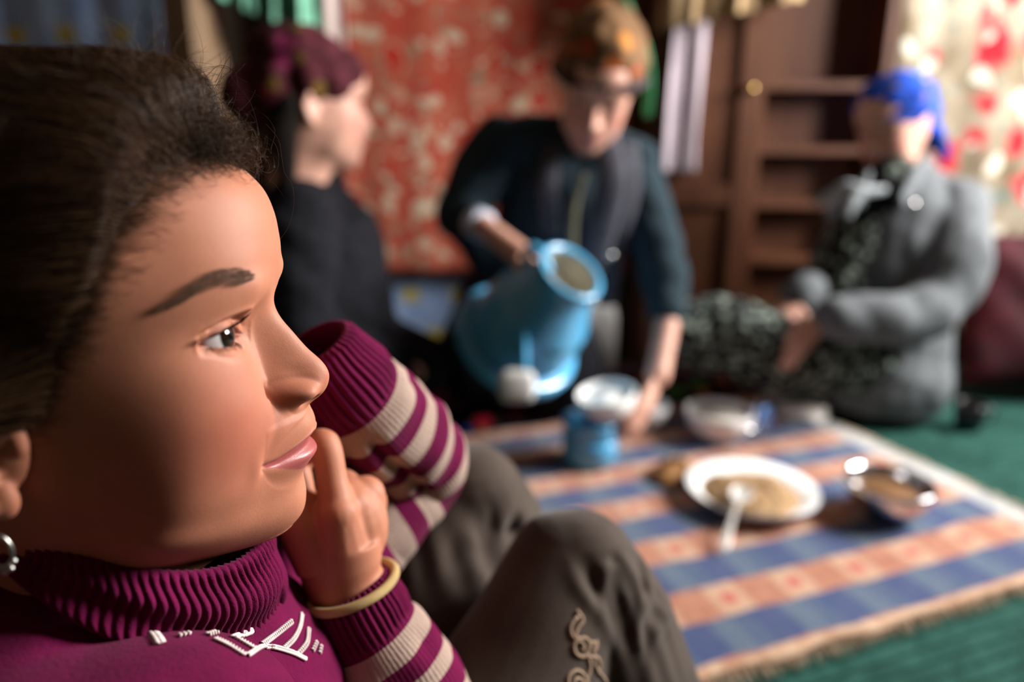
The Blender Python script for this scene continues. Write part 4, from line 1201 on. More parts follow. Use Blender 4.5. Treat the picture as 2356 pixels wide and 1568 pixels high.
# ------------------------------------------------------------------ trousers
def velvet():
    M = NT('grey_brown_velveteen'); co = M.coord(); n = M.noise(co, 26, 4).outputs['Fac']; f = M.noise(co, 900, 2).outputs['Fac']
    M.color(M.ramp(n, [(.3, (.042, .029, .022)), (.7, (.066, .047, .036))])); M.bump(f, .4, .0008)
    M.set(roughness=.8, **{'Specular_IOR_Level': .15, 'Sheen_Weight': .25, 'Sheen_Roughness': .4}); return M.m
M_VELVET = velvet()
hipR, hipL = Vector((-.125, .225, .080)), Vector((-.135, .365, .085))
kneeR, footR = at(1342, 1292, .500), Vector((.125, .430, .045))
kneeL, footL = at(1078, 1150, .600), Vector((.06, .62, .045))
def trousers():
    mb = MB()
    def leg(pts):
        A = spline([list(p) + [r] for p, r in pts], 34)
        mb.tube([Vector(a[:3]) for a in A], [float(a[3]) for a in A], 26); mb.ball(A[0][:3], float(A[0][3]), 18, 12); mb.ball(A[-1][:3], float(A[-1][3]), 18, 12)
    leg([(hipR, .088), (hipR * .5 + kneeR * .5 + Vector((.0, .0, .0)), .070), (kneeR + Vector((-.012, 0, -.006)), .044)])
    leg([(kneeR + Vector((-.002, 0, -.004)), .0435), (kneeR * .8 + footR * .2, .056), (kneeR * .5 + footR * .5, .068), (kneeR * .15 + footR * .85, .074)])
    leg([(hipL, .090), (hipL * .5 + kneeL * .5, .076), (kneeL + Vector((-.01, 0, -.006)), .054)])
    leg([(kneeL, .052), (kneeL * .75 + footL * .25, .056), (kneeL * .5 + footL * .5, .062), (kneeL * .15 + footL * .85, .070)])
    mb.ball((-.15, .295, .10), (.125, .15, .085), 24, 16)
    me = remeshed(mb, 'trousers', .0030, 8)
    A = get_co(me); N = get_no(me)
    # folds fanning out below the right knee and behind the left one
    ax = np.array(footR - kneeR); Ln = np.linalg.norm(ax); ax = ax / Ln
    rel = A - np.array(kneeR); t = rel @ ax
    perp = rel - t[:, None] * ax
    e1 = np.array(AX_R) - ax * np.array(AX_R).dot(ax); e1 /= np.linalg.norm(e1); e2 = np.cross(ax, e1)
    ph = np.arctan2(perp @ e2, perp @ e1); rad = np.linalg.norm(perp, axis=1)
    m = smoothstep(.0, .03, t) * smoothstep(.24, .10, t) * (rad < .085)
    f = np.zeros(len(A))
    for p0, sl, wd, am in ((.35, 2.0, .13, 1.0), (.75, .6, .12, .9), (1.15, -1.0, .14, 1.1), (1.55, -2.6, .15, .8), (.05, 3.2, .12, .8)):
        dph = (np.abs(ph) - (p0 + sl * t * .9 * np.sign(1)))
        f += am * (np.exp(-(dph / wd) ** 2) - .45 * np.exp(-((dph - .16) / wd) ** 2))
    D = .0016 * f * m
    relL = A - np.array(kneeL); dL = np.linalg.norm(relL, axis=1)
    mL = smoothstep(.12, .05, dL) * smoothstep(.02, -.03, relL[:, 2])
    D += .0040 * np.sin(relL[:, 0] * 260 + relL[:, 2] * 90 + 1.0) * mL
    D += .0014 * nz(A, 70, 4)
    A = A + N * D[:, None]
    set_co(me, A)
    # individual folds laid over the knees
    bv = BVHTree.FromPolygons([tuple(v) for v in A], [tuple(p.vertices) for p in me.polygons])
    q5 = lambda x, y: (800 + x / 2.537, 950 + y / 2.537)
    folds = [([(1300, 880), (1340, 990), (1400, 1090), (1470, 1180), (1530, 1290), (1610, 1420)], .0050, .0050), ([(1520, 880), (1490, 980), (1478, 1100), (1485, 1200)], .0036, .0038),
             ([(1580, 800), (1640, 900), (1690, 1010), (1702, 1110), (1692, 1230), (1710, 1400)], .0046, .0042), ([(1665, 790), (1730, 890), (1755, 1010), (1740, 1120)], .0040, .0038),
             ([(1880, 1030), (1868, 1150), (1790, 1290), (1735, 1370)], .0044, .0046), ([(1590, 1010), (1630, 1090), (1650, 1180)], .0030, .0034),
             ([(1400, 880), (1450, 1000), (1462, 1120)], -.0050, .0048), ([(1560, 960), (1600, 1120), (1640, 1260), (1670, 1380)], -.0055, .0050), ([(1700, 860), (1725, 960), (1722, 1060)], -.0045, .0034),
             ([(1810, 990), (1815, 1120), (1760, 1260), (1725, 1480)], -.0050, .0050), ([(1600, 800), (1560, 850), (1520, 860)], -.0050, .0034),
             ([(955, 555), (905, 620), (885, 700)], .0050, .0050), ([(720, 690), (745, 800)], .0036, .0050), ([(840, 520), (850, 620), (840, 700)], -.0040, .0050), ([(960, 640), (930, 740)], -.0055, .0060), ([(1040, 560), (1000, 660)], .0036, .0046)]
    for pts, am, sg in folds:
        C_ = []
        for x, y in spline([q5(*p) for p in pts], 26):
            h, _n = ray_px(bv, x, y)
            if h is not None: C_.append(np.array(h))
        if len(C_) < 4: continue
        C_ = np.array(C_); d2 = np.full(len(A), 1e9); wt = np.zeros(len(A))
        box = ((A > C_.min(0) - .03) & (A < C_.max(0) + .03)).all(1); ix = np.where(box)[0]
        dd = np.linalg.norm(A[ix][:, None, :] - C_[None], axis=2); j = dd.argmin(1); dm = dd.min(1)
        tp_ = np.sin(math.pi * np.clip((j + 1) / (len(C_) + 1), 0, 1)) ** .5
        A[ix] += N[ix] * (am * .62 * tp_ * np.exp(-(dm / (sg * 1.15)) ** 2))[:, None]
    A[:, 2] = np.maximum(A[:, 2], .001)
    set_co(me, A)
    return me
_tr = trousers()
trous = link('trousers', _tr, M_VELVET, girl)
LEG_BVH = BVHTree.FromPolygons([tuple(v.co) for v in _tr.vertices], [tuple(p.vertices) for p in _tr.polygons])
M_EMB = plain('beige_embroidery', (.30, .205, .14), .85, 300, .15)
def px5(x, y): return 800 + x / 2.537, 950 + y / 2.537
_em = [[(1335, 1150), (1370, 1205), (1345, 1245), (1328, 1290), (1345, 1320)], [(1345, 1185), (1302, 1235), (1305, 1290), (1335, 1320), (1385, 1312), (1408, 1355), (1380, 1420), (1330, 1405), (1318, 1350), (1350, 1330), (1378, 1360), (1362, 1388)],
       [(1425, 1330), (1398, 1400), (1412, 1480), (1385, 1568), (1370, 1620)], [(1450, 1322), (1428, 1405), (1445, 1480), (1500, 1560), (1520, 1610)], [(1285, 1590), (1288, 1535), (1335, 1502), (1378, 1530), (1405, 1590)],
       [(1400, 1420), (1450, 1425), (1470, 1470), (1455, 1520)], [(1310, 1600), (1330, 1550), (1365, 1560), (1370, 1600)], [(1410, 1335), (1448, 1345), (1440, 1385)]]
for pts in _em:
    P = []
    for x, y in spline([px5(*p) for p in pts], 30):
        h, nn = ray_px(LEG_BVH, x, y)
        if h is not None: P.append(h + nn * .0004)
    if len(P) > 4: MB().tube(P, .00125, 7).build('embroidery', M_EMB, trous)
# bare feet / socks hidden by the frame, kept simple but whole
for ft in (footR, footL):
    b = MB(); p = Vector((ft.x, ft.y, .026))
    A = spline([list(p + Vector((-.02, 0, .006))) + [.030], list(p + Vector((.05, -.005, -.002))) + [.028], list(p + Vector((.11, -.01, -.008))) + [.019]], 14)
    limb_(b, A); me = remeshed(b, 'sock', .003, 5); a = get_co(me); a[:, 2] = np.maximum(a[:, 2], 0.0015); set_co(me, a)
    link('sock', me, M_BLACKS if False else plain('dark_sock', (.02, .02, .025), .95), girl)
# ------------------------------------------------------------------ hair
def hair_mat(name, c1, c2, rough=.38):
    M = NT(name); n = M.noise(M.coord(), 90, 4).outputs['Fac']; a = M.attr('tone')
    M.color(M.mix(a, M.ramp(n, [(.3, c1), (.7, tuple(v * 1.5 for v in c1))]), c2))
    M.set(roughness=rough, **{'Specular_IOR_Level': .18}); return M.m
M_HAIR = hair_mat('brown_hair', (.012, .0055, .003), (.11, .056, .024))
_HG = _hv.reshape(_hnr, _hnc, 3)
_HN = np.cross(np.roll(_HG, -1, 1) - np.roll(_HG, 1, 1), np.gradient(_HG, axis=0))
_HN /= np.maximum(np.linalg.norm(_HN, axis=2, keepdims=True), 1e-9)
if (_HN[:, :, 2][:40].mean() < 0): _HN = -_HN
_SC = _hm['scalp'].reshape(_hnr, _hnc)
def hair_vol(P):
    """thickness (mm) of the hair over the scalp at head-space points"""
    x, y, z = P[..., 0], P[..., 1], P[..., 2]
    top = smoothstep(40, 100, z)
    frontness = smoothstep(10, 70, x) * smoothstep(60, 90, z)
    return 5 + 12 * top + 10 * frontness - 3.5 * smoothstep(20, 60, np.abs(y)) * smoothstep(95, 60, z)
_VOL = hair_vol(_HG) * smoothstep(.55, 1.0, _SC)
# under-mass
V = _HG + _HN * (_VOL * .80)[..., None]
keep = _SC > .62
F = []
for f in _hf:
    if all(keep.flat[i] for i in f): F.append(f)
used = np.unique(np.array(F).ravel()); rem = -np.ones(_hnr * _hnc, int); rem[used] = np.arange(len(used))
me = mesh_np('hair', H(V.reshape(-1, 3)[used]), [tuple(rem[i] for i in f) for f in F])
add_attr(me, 'tone', np.zeros(len(used)))
M_HAIRU = hair_mat('hair_underlayer', (.012, .0055, .003), (.11, .056, .024), .9)
M_HAIRU.node_tree.nodes['Principled BSDF'].inputs['Specular IOR Level'].default_value = .05
hair = link('hair', me, M_HAIRU, girl)

class Strands:
    def __init__(self): self.V = []; self.F = []; self.T = []; self.n = 0
    def add(self, P, r0, r1, tone):
        P = np.asarray(P, float); m = len(P)
        T = np.gradient(P, axis=0); T /= np.maximum(np.linalg.norm(T, axis=1, keepdims=True), 1e-9)
        ref = np.array([.31, .57, .76]); U = np.cross(T, ref); U /= np.maximum(np.linalg.norm(U, axis=1, keepdims=True), 1e-6); W = np.cross(T, U)
        R = np.linspace(r0, r1, m)[:, None]
        for k in range(3):
            a = 2.094 * k
            self.V.append(P + U * R * math.cos(a) + W * R * math.sin(a))
        b = self.n
        i = np.arange(m - 1)
        for k in range(3):
            k2 = (k + 1) % 3
            self.F.append(np.stack([b + k * m + i, b + k2 * m + i, b + k2 * m + i + 1, b + k * m + i + 1], 1))
        self.n += 3 * m; self.T.append(np.full(3 * m, tone))
    def build(self, name, mat, parent):
        V = np.vstack(self.V); F = np.vstack(self.F)
        me = bpy.data.meshes.new(name)
        me.vertices.add(len(V)); me.vertices.foreach_set('co', V.ravel())
        me.loops.add(F.size); me.loops.foreach_set('vertex_index', F.ravel().astype(np.int32))
        me.polygons.add(len(F)); me.polygons.foreach_set('loop_start', np.arange(0, F.size, 4, dtype=np.int32))
        me.update(calc_edges=True); me.validate()
        add_attr(me, 'tone', np.concatenate(self.T))
        return link(name, me, mat, parent)

# strands run from the hairline back to a knot behind the crown, on the volume surface
from math import pi
_flat = _HG.reshape(-1, 3); _fn = _HN.reshape(-1, 3)
def kd_build():
    from mathutils.kdtree import KDTree
    k = KDTree(len(_flat))
    for i, p in enumerate(_flat): k.insert(p, i)
    k.balance(); return k
KD = kd_build()
KNOT = np.array([-96.0, 0, 52])
rng = np.random.default_rng(3)
sc_flat = _SC.ravel()
# area-aware root choice: accept by spacing on a coarse grid
cand = np.where((sc_flat > .04) & (_flat[:, 0] > -55))[0]
cell = {}
rng.shuffle(cand)
roots = []
for i in cand:
    p = _flat[i]
    dens = 1.35 if (p[1] < 20 and p[0] > 0) else 2.6
    key = tuple(np.floor(p / dens).astype(int))
    if key in cell: continue
    if rng.random() > .15 + .85 * min(1, sc_flat[i] * 1.4): continue
    cell[key] = 1; roots.append(i)
S = Strands()
for i in roots:
    p = _flat[i]; s0 = sc_flat[i]
    L = rng.uniform(45, 95) if s0 > .4 else rng.uniform(10, 38)
    m = 15; pts = []; q = p.copy(); step = L / m
    lift0 = rng.uniform(.75, 1.08); ph = rng.uniform(0, 6.28); fr = rng.uniform(.08, .16); cur = rng.uniform(.1, .7) + 1.6 * float(smoothstep(15, 60, q[0]) * smoothstep(70, 95, q[2]) * (abs(q[1]) < 45))
    base_v = hair_vol(p[None])[0] * float(smoothstep(.45, 1, s0))
    for k in range(m + 1):
        _, idx, _ = KD.find(q); n = _fn[idx]; sp = _flat[idx]
        v = hair_vol(sp[None])[0] * float(smoothstep(.45, 1.0, sc_flat[idx]))
        g = min(1, k / 3.0)
        off = (base_v * (1 - g) * .9 + v * g) * lift0 + .5 + .4 * math.sin(k * .7 + ph)
        d = KNOT - sp; d -= n * d.dot(n); d /= max(np.linalg.norm(d), 1e-6)
        side = np.cross(n, d)
        pts.append(sp + n * off + side * (cur * math.sin(fr * k * step + ph)) + n * (cur * .5 * math.cos(fr * 1.3 * k * step + ph)))
        q = sp + d * step
    tone = float(np.clip(rng.normal(.25, .2), 0, 1))
    S.add(H(pts), .00016, .00008, tone)
# fine short hair feathering out on the temple and along the hairline
_ss = smoothstep(0, 1, 1) ; fcand = np.where((_flat[:, 0] > 5) & (_flat[:, 2] > -8) & (_flat[:, 2] < 97) & (sc_flat < .7))[0]
_hz = np.interp(np.arctan2(np.abs(_flat[:, 1]), np.maximum(_flat[:, 0], -60) + 5), np.radians([0, 18, 32, 44, 54, 66, 80, 95, 180]), [92, 90, 84, 70, 45, 22, 6, -4, -25])
_dz = _flat[:, 2] - _hz; nb = 0; bcell = set()
rng.shuffle(fcand)
for i in fcand:
    if nb > 2600: break
    _fr = float(smoothstep(55, 82, _flat[i, 0]))
    if _flat[i, 1] > 30 or _dz[i] < -20 + 13 * _fr or rng.random() > math.exp(-max(0, -_dz[i]) / (7.0 - 4.5 * _fr)): continue
    key = tuple(np.floor(_flat[i] / .9).astype(int))
    if key in bcell: continue
    bcell.add(key); nb += 1
    q = _flat[i].copy(); L = rng.uniform(8, 26) * (1 - .45 * _fr); m = 9; pts = []; ph = rng.uniform(0, 6); tilt = rng.normal(0, .35)
    for k in range(m + 1):
        _, idx, _ = KD.find(q); n = _fn[idx]; sp = _flat[idx]
        d = KNOT + np.array([0, 0, 22]) - sp; d -= n * d.dot(n); d /= max(np.linalg.norm(d), 1e-6); sd_ = np.cross(n, d)
        d = d + sd_ * tilt; d /= np.linalg.norm(d)
        pts.append(sp + n * (.25 + .9 * k / m) + sd_ * .5 * math.sin(k * .8 + ph)); q = sp + d * L / m
    S.add(H(pts), .00006, .00003, float(np.clip(rng.normal(.25, .2), 0, 1)))
# frizzy curls over the forehead
for k in range(620):
    a = rng.uniform(-.75, .35); zz = rng.uniform(86, 104)
    _, idx, _ = KD.find((75 * math.cos(a) + rng.uniform(-40, 6), 75 * math.sin(a) * .9, zz + rng.uniform(-2, 8)))
    p = _flat[idx]; n = _fn[idx]
    if sc_flat[idx] < .25: continue
    v = hair_vol(p[None])[0] * float(smoothstep(.45, 1, sc_flat[idx]))
    st = p + n * v * rng.uniform(.3, 1.0)
    d = KNOT - p; d -= n * d.dot(n); d /= np.linalg.norm(d)
    side = np.cross(n, d)
    fwd = -d if rng.random() < .35 else d
    dirv = fwd * rng.uniform(.2, .9) + n * rng.uniform(.15, .75) + side * rng.normal(0, .5)
    dirv /= np.linalg.norm(dirv)
    L = rng.uniform(10, 32); R = rng.uniform(1.5, 4.5); tw = rng.uniform(.18, .5); ph = rng.uniform(0, 6)
    m = 22; pts = []
    e1 = np.cross(dirv, n + .01); e1 /= np.linalg.norm(e1); e2 = np.cross(dirv, e1)
    for j in range(m):
        t = j / (m - 1); bend = -n * (L * .28 * t * t)
        pts.append(st + dirv * L * t + bend + (e1 * math.cos(tw * L * t * .35 + ph) + e2 * math.sin(tw * L * t * .35 + ph)) * R * t)
    S.add(H(pts), .00011, .00004, float(np.clip(rng.normal(.25, .2), 0, 1)))
# curly forelock over the far side of the brow
for k in range(900):
    y0 = rng.uniform(-22, 44); zz = 93 - .012 * max(0, y0 - 5) ** 2 + rng.uniform(-4, 14)
    _, idx, _ = KD.find((84 - .013 * y0 * y0 - max(0, zz - 88) * .9, y0, zz)); p = _flat[idx]; n = _fn[idx]
    if sc_flat[idx] < .12: continue
    st = p + n * rng.uniform(0, 9)
    dirv = np.array([rng.uniform(-.5, .75), rng.uniform(-.35, .75), rng.uniform(-.55, .85)]) + n * .35; dirv /= np.linalg.norm(dirv)
    L = rng.uniform(8, 20); R = rng.uniform(1.5, 5.0); tw = rng.uniform(.25, .75); ph = rng.uniform(0, 6)
    e1 = np.cross(dirv, np.array([.3, .2, .9])); e1 /= np.linalg.norm(e1); e2 = np.cross(dirv, e1)
    pts = []
    for j in range(20):
        t = j / 19; q_ = st + dirv * L * t * (1 - .35 * t) + (e1 * (math.cos(tw * L * t + ph) - math.cos(ph)) + e2 * (math.sin(tw * L * t + ph) - math.sin(ph))) * R
        pts.append(q_)
    pts = np.array(pts)
    if pts[:, 0].max() > 99 or (pts[:, 2].min() < 76): continue
    S.add(H(pts), .00011, .00004, float(np.clip(rng.normal(.25, .2), 0, 1)))
# locks drawn back over the top of the ear
for k in range(1500):
    p0 = np.array([rng.uniform(-4, 26), -rng.uniform(61, 67), 56 - 52 * rng.random() ** .7]); p0[0] -= max(0, 24 - p0[2]) * .5; e = rng.uniform(-1, 1)
    C = spline([p0, (rng.uniform(-8, 0) + min(0, p0[0]), -74 - 3 * rng.random(), p0[2] * .55 + 6), (-26, -79 - 3 * rng.random(), p0[2] * .5 + rng.uniform(-10, 8)), (-58, -70, p0[2] * .5 + rng.uniform(-14, 14))], 16)
    S.add(H(C), .00017, .0001, float(np.clip(rng.normal(.25, .2), 0, 1)))
for k in range(170):
    _, idx, _ = KD.find((rng.uniform(30, 84), rng.uniform(-45, 40), rng.uniform(92, 112))); p = _flat[idx]; n = _fn[idx]
    if sc_flat[idx] < .3: continue
    st = p + n * hair_vol(p[None])[0] * float(smoothstep(.45, 1, sc_flat[idx])) * .9
    dirv = n * rng.uniform(.3, 1.0) + np.array([rng.uniform(-.5, .9), rng.uniform(-.5, .5), rng.uniform(-.3, .3)]); dirv /= np.linalg.norm(dirv)
    L = rng.uniform(14, 34); e1 = np.cross(dirv, rng.normal(size=3)); e1 /= np.linalg.norm(e1); sg = rng.uniform(-.5, .5)
    pts = [st + dirv * L * t + e1 * L * sg * t * t - n * L * .25 * t * t + np.cross(dirv, e1) * 1.2 * math.sin(5 * t + k) * t for t in np.linspace(0, 1, 18)]
    S.add(H(pts), .00010, .00005, .3)
# single loose hairs seen against the dark behind her
for pts, dp in (([(612, 285), (640, 320), (648, 362), (655, 398), (672, 425), (676, 470), (664, 520), (640, 556)], .318), ([(470, 180), (505, 150), (540, 165), (548, 200)], .300), ([(520, 210), (560, 215), (585, 260), (600, 330)], .305),
                ([(560, 250), (605, 262), (632, 300), (622, 345)], .312), ([(495, 190), (530, 130), (532, 175), (560, 210)], .302), ([(440, 160), (470, 205), (520, 240), (575, 330)], .300), ([(585, 300), (632, 330), (640, 380), (618, 420)], .315)):
    C = spline([list(at(x, y, dp)) for x, y in pts], 30); S.add(C, .00013, .00007, .3)
S.build('hair_strands', M_HAIR, hair)
# knot of hair at the back
b = MB(); b.ball(H([-104, 0, 48]), .032, 24, 16); me = b.mesh('hair_knot'); A = get_co(me); N = get_no(me); set_co(me, A + N * (.003 * nz(A, 160, 3))[:, None]); add_attr(me, 'tone', np.zeros(len(A)))
link('hair_knot', me, M_HAIR, hair)

# ------------------------------------------------------------------ brows and lashes
M_BROW = hair_mat('brow_hair', (.085, .043, .028), (.13, .07, .045), .6)
bc = spline([(384, 706, 3), (430, 681, 8), (472, 653, 14), (520, 632, 17), (560, 631, 15), (586, 638, 7)], 60)
B = Strands(); far = Strands()
for k in range(520):
    i = rng.uniform(0, 59); c = bc[int(i)] ; o = rng.uniform(-1, 1)
    px, py = c[0] + rng.normal(0, 3), c[1] + o * c[2]
    h, nn = ray_px(HEAD_BVH, px, py)
    if h is None: continue
    p = Hinv(np.array(h)); n = np.array(nn) @ HR
    t = np.array([-.45, -.85, .10 - .28 * (1 - i / 59) + .10 * (-o)]); t -= n * t.dot(n); t /= np.linalg.norm(t)
    L = rng.uniform(4, 7.5); m = 6
    pts = np.array([p + t * L * s + n * (.25 + .9 * math.sin(s * 2.2)) + np.array([0, 0, -1]) * .6 * s * s * (o > 0) for s in np.linspace(0, 1, m)])
    tn = rng.uniform(0, 1)
    B.add(H(pts), .000095, .00003, tn); far.add(H(pts * np.array([1, -1, 1])), .000095, .00003, tn)
B.build('eyebrow', M_BROW, girl); far.build('eyebrow', M_BROW, girl)
M_LASH = hair_mat('lash_hair', (.006, .004, .003), (.012, .007, .005), .5)
def lashes(side):
    Ls = Strands()
    for up, cnt in ((1, 150), (0, 40)):
        for k in range(cnt):
            t = rng.uniform(.06, .99) if up else rng.uniform(.3, .97); ay = 14.4 + (43.2 - 14.4) * t; ax = 20.4 + 3.8 * t
            lim = 4.9 * math.sin(pi * t ** .86) ** .80 if up else -2.8 * math.sin(pi * t ** 1.12) ** .9
            z = ax + lim + (.15 if up else -.15)
            r2 = (ay - EYE_C[1]) ** 2 + (z - EYE_C[2]) ** 2; x = EYE_C[0] + math.sqrt(max(EYE_R ** 2 - r2, 4)) + .7
            n = np.array([x - EYE_C[0], ay - EYE_C[1], z - EYE_C[2]]); n /= np.linalg.norm(n)
            out = n + np.array([.2, .25 * (t - .35), 0]); L = (rng.uniform(5.0, 7.8) if up else rng.uniform(2.0, 3.4)) * (.6 + .4 * math.sin(pi * t))
            pts = []
            for s in np.linspace(0, 1, 8):
                q = np.array([x, ay, z]) + out * L * s * .9 + np.array([0, 0, (1 if up else -1)]) * L * (.55 * s * s - (.15 * s if up else -.05 * s))
                q[1] *= side; pts.append(q)
            Ls.add(H(pts), .00017 if up else .00012, .00003, .3)
    return Ls.build('eyelashes', M_LASH, girl)
lashes(-1); lashes(1)

# ------------------------------------------------------------------ earring
M_SILV = plain('tarnished_silver', (.50, .48, .46), .3, 60, .3, .5, Metallic=1.0)
q = lambda x, y, z: Vector(H([x, -y, z]))
er = MB()
er.tube(spline([q(-5, 71, -18), q(-5, 72, -22), q(-5, 72, -27), q(-5, 72, -31)], 14), .0007, 8)
er.ball(q(-5, 71.5, -18.5), .0014, 10, 8)
_ear = er.build('earring', M_SILV, girl)
MB().tube([q(-5 + 4.5 * math.cos(a), 72, -38 + 6.5 * math.sin(a)) for a in np.linspace(0, 2 * pi, 33)], .0008, 8, False).build('earring_hoop', M_SILV, _ear)
for a in np.linspace(-2.6, -.5, 5): MB().ball(q(-5 + 4.5 * math.cos(a), 72, -39 + 7.6 * math.sin(a)), .0012, 10, 8).build('earring_bead', M_SILV, _ear)
# ------------------------------------------------------------------ the three women
def limb(mb, pts, rad, n=14, ell=None, up=None):
    P = [Vector(p) for p in pts]
    mb.tube(P, rad, n, True, ell, up)
    R = [rad] * len(P) if not hasattr(rad, '__len__') else rad
    mb.ball(P[0], R[0], n, 8); mb.ball(P[-1], R[-1], n, 8)
    return mb
def smooth_limb(mb, pts, rad, k=16, n=14):
    A = spline([list(p) + [r] for p, r in zip(pts, rad)], k)
    return limb(mb, [Vector(a[:3]) for a in A], [float(a[3]) for a in A], n)

_HEADG = None
def head_lowres():
    """the face loft at low resolution, closed at both ends"""
    global _HEADG
    if _HEADG is None:
        nr, nc = _hnr, _hnc
        V = _hv.reshape(nr, nc, 3)[::6, ::6]
        nr, nc = V.shape[:2]
        F = grid_faces(nr, nc, True, flip=True)
        Vf = V.reshape(-1, 3); top = Vf[:nc].mean(0); bot = Vf[-nc:].mean(0)
        Vf = np.vstack([Vf, top, bot]); a, b = len(Vf) - 2, len(Vf) - 1
        F += [(a, j, (j + 1) % nc) for j in range(nc)]
        s = (nr - 1) * nc; F += [(b, s + (j + 1) % nc, s + j) for j in range(nc)]
        _HEADG = (Vf, F)
    return _HEADG

class HeadPose:
    def __init__(self, centre, yaw, pitch, roll, scale=1.08):
        self.R = np.array((Matrix.Rotation(yaw, 3, 'Z') @ Matrix.Rotation(-pitch, 3, 'Y') @ Matrix.Rotation(roll, 3, 'X')))
        self.c = np.array(centre); self.s = scale / 1000
    def w(self, P): return (np.asarray(P, float) * self.s) @ self.R.T + self.c
    def inv(self, W): return ((np.asarray(W, float) - self.c) @ self.R) / self.s
    def v(self, p): return Vector(self.w([p])[0])

def hand_shape(mb, wrist, dirv, palm_n, curl=.5, s=1.0, spread=.25, thumb=1):
    """palm and five separate fingers; dirv along the hand, palm_n the way the palm faces"""
    d = Vector(dirv).normalized(); n = Vector(palm_n); n = (n - d * n.dot(d)).normalized(); w = d.cross(n) * thumb
    wr = Vector(wrist)
    mb.tube([wr - d * .01 * s, wr + d * .025 * s, wr + d * .055 * s, wr + d * .085 * s], [.021 * s, .025 * s, .030 * s, .029 * s], 12, True, .42, w)
    for i, (o, L) in enumerate(((.024, .068), (.008, .076), (-.009, .072), (-.025, .056))):
        p = wr + d * .082 * s + w * o * s
        dd = (d + w * o * spread * 12).normalized(); a = 0; pts = [p - dd * .012 * s, p]
        for k, f in enumerate((.45, .31, .24)):
            a += curl * (.55 if k == 0 else .8)
            pts.append(pts[-1] + (dd * math.cos(a) + n * math.sin(a)) * L * f * s)
        mb.tube(pts, [.0085 * s, .0088 * s, .008 * s, .0075 * s, .0055 * s], 8)
    p = wr + d * .030 * s + w * .026 * s
    pts = [p - w * .01 * s, p + w * .012 * s + d * .018 * s + n * .006 * s, p + w * .020 * s + d * .042 * s + n * .016 * s, p + w * .020 * s + d * .062 * s + n * .024 * s]
    mb.tube(pts, [.010 * s, .0105 * s, .0095 * s, .007 * s], 8)
    return mb

def woman_skin():
    M = NT('woman_skin'); n1 = M.noise(M.coord(), 50, 3).outputs['Fac']
    c = M.ramp(n1, [(.3, (.52, .27, .20)), (.7, (.60, .33, .25))])
    c = M.mix(M.math('MULTIPLY', M.attr('blush'), .5, True), c, (.58, .17, .14))
    c = M.mix(M.attr('lip'), c, (.42, .10, .10)); c = M.mix(M.attr('dark'), c, (.035, .018, .014))
    M.color(c); M.set(roughness=.48, **{'Subsurface_Weight': .12, 'Subsurface_Radius': (1, .3, .15), 'Subsurface_Scale': .006, 'Specular_IOR_Level': .4}); return M.m
M_WSKIN = woman_skin()

def finish_body(mb, hp, parent, voxel=.0042):
    V, F = head_lowres(); mb.add(hp.w(V), F)
    me = remeshed(mb, 'body', voxel, 3)
    a_ = get_co(me); a_[:, 2] = np.maximum(a_[:, 2], .032); set_co(me, a_)
    L = hp.inv(get_co(me)); x, ay, z = L[:, 0], np.abs(L[:, 1]), L[:, 2]
    fr = (x > 40) & (np.abs(z) < 130)
    add_attr(me, 'lip', fr * smoothstep(1.3, .6, ((ay / 22) ** 2 + ((z + 38) / 7) ** 2)))
    add_attr(me, 'blush', fr * np.exp(-((ay - 38) / 17) ** 2 - ((z + 10) / 18) ** 2))
    brow = smoothstep(4.5, 2.0, np.abs(z - (42 + 3 * np.sin(np.clip((ay - 8) / 36, 0, 1) * 3.1)))) * smoothstep(8, 12, ay) * smoothstep(47, 42, ay)
    eye = smoothstep(1.2, .7, ((ay - 28) / 13) ** 2 + ((z - 22.5) / 4.5) ** 2)
    add_attr(me, 'dark', fr * np.clip(brow * .45 + eye * .5, 0, 1))
    return link('body', me, M_WSKIN, parent)

def garment(name, mb, mat, parent, voxel=.006, smooth=6, wr=0.0, freq=30, seed=1, stretch=(1, 1, 1), extra=None):
    me = remeshed(mb, name, voxel, smooth)
    if wr:
        A = get_co(me); N = get_no(me)
        q = A * np.array(stretch)
        r = np.abs(nz(q, freq, seed)) - .45 + .5 * nz(q, freq * 2.1, seed + 1)
        A = A + N * (wr * r)[:, None]
        if extra is not None: A = extra(A, N)
        set_co(me, A)
    return link(name, me, mat, parent)

# ---- fabrics
def scarf_mat(name, base, cols, scale=40, thr=.5):
    M = NT(name); co = M.coord(); v = M.n('ShaderNodeTexVoronoi'); v.inputs['Scale'].default_value = scale; M.l(co, v.inputs['Vector'])
    sp = M.n('ShaderNodeSeparateColor'); M.l(v.outputs['Color'], sp.inputs[0])
    k = len(cols); col = M.ramp(sp.outputs[0], [(i / k, c) for i, c in enumerate(cols)], 'CONSTANT')
    m = M.math('MULTIPLY', M.math('LESS_THAN', v.outputs['Distance'], .42), M.math('GREATER_THAN', sp.outputs[1], thr))
    n = M.noise(co, 20, 3).outputs['Fac']
    M.color(M.mix(m, M.ramp(n, [(.3, tuple(x * .6 for x in base)), (.7, tuple(x * 1.25 for x in base))]), col))
    M.set(roughness=.85, **{'Specular_IOR_Level': .15}); M.bump(n, .2, .003); return M.m
M_SC_MAROON = scarf_mat('maroon_print_scarf', (.060, .010, .016), [(.22, .02, .04), (.12, .07, .012), (.03, .008, .01), (.16, .015, .06)], 26, .45)
M_SC_MULTI = scarf_mat('orange_green_print_scarf', (.16, .085, .04), [(.50, .12, .025), (.045, .16, .055), (.42, .17, .04), (.16, .13, .045), (.40, .075, .03)], 22, .25)
M_SC_GREEN = plain('green_scarf_end', (.03, .24, .10), .85, 20, .3)
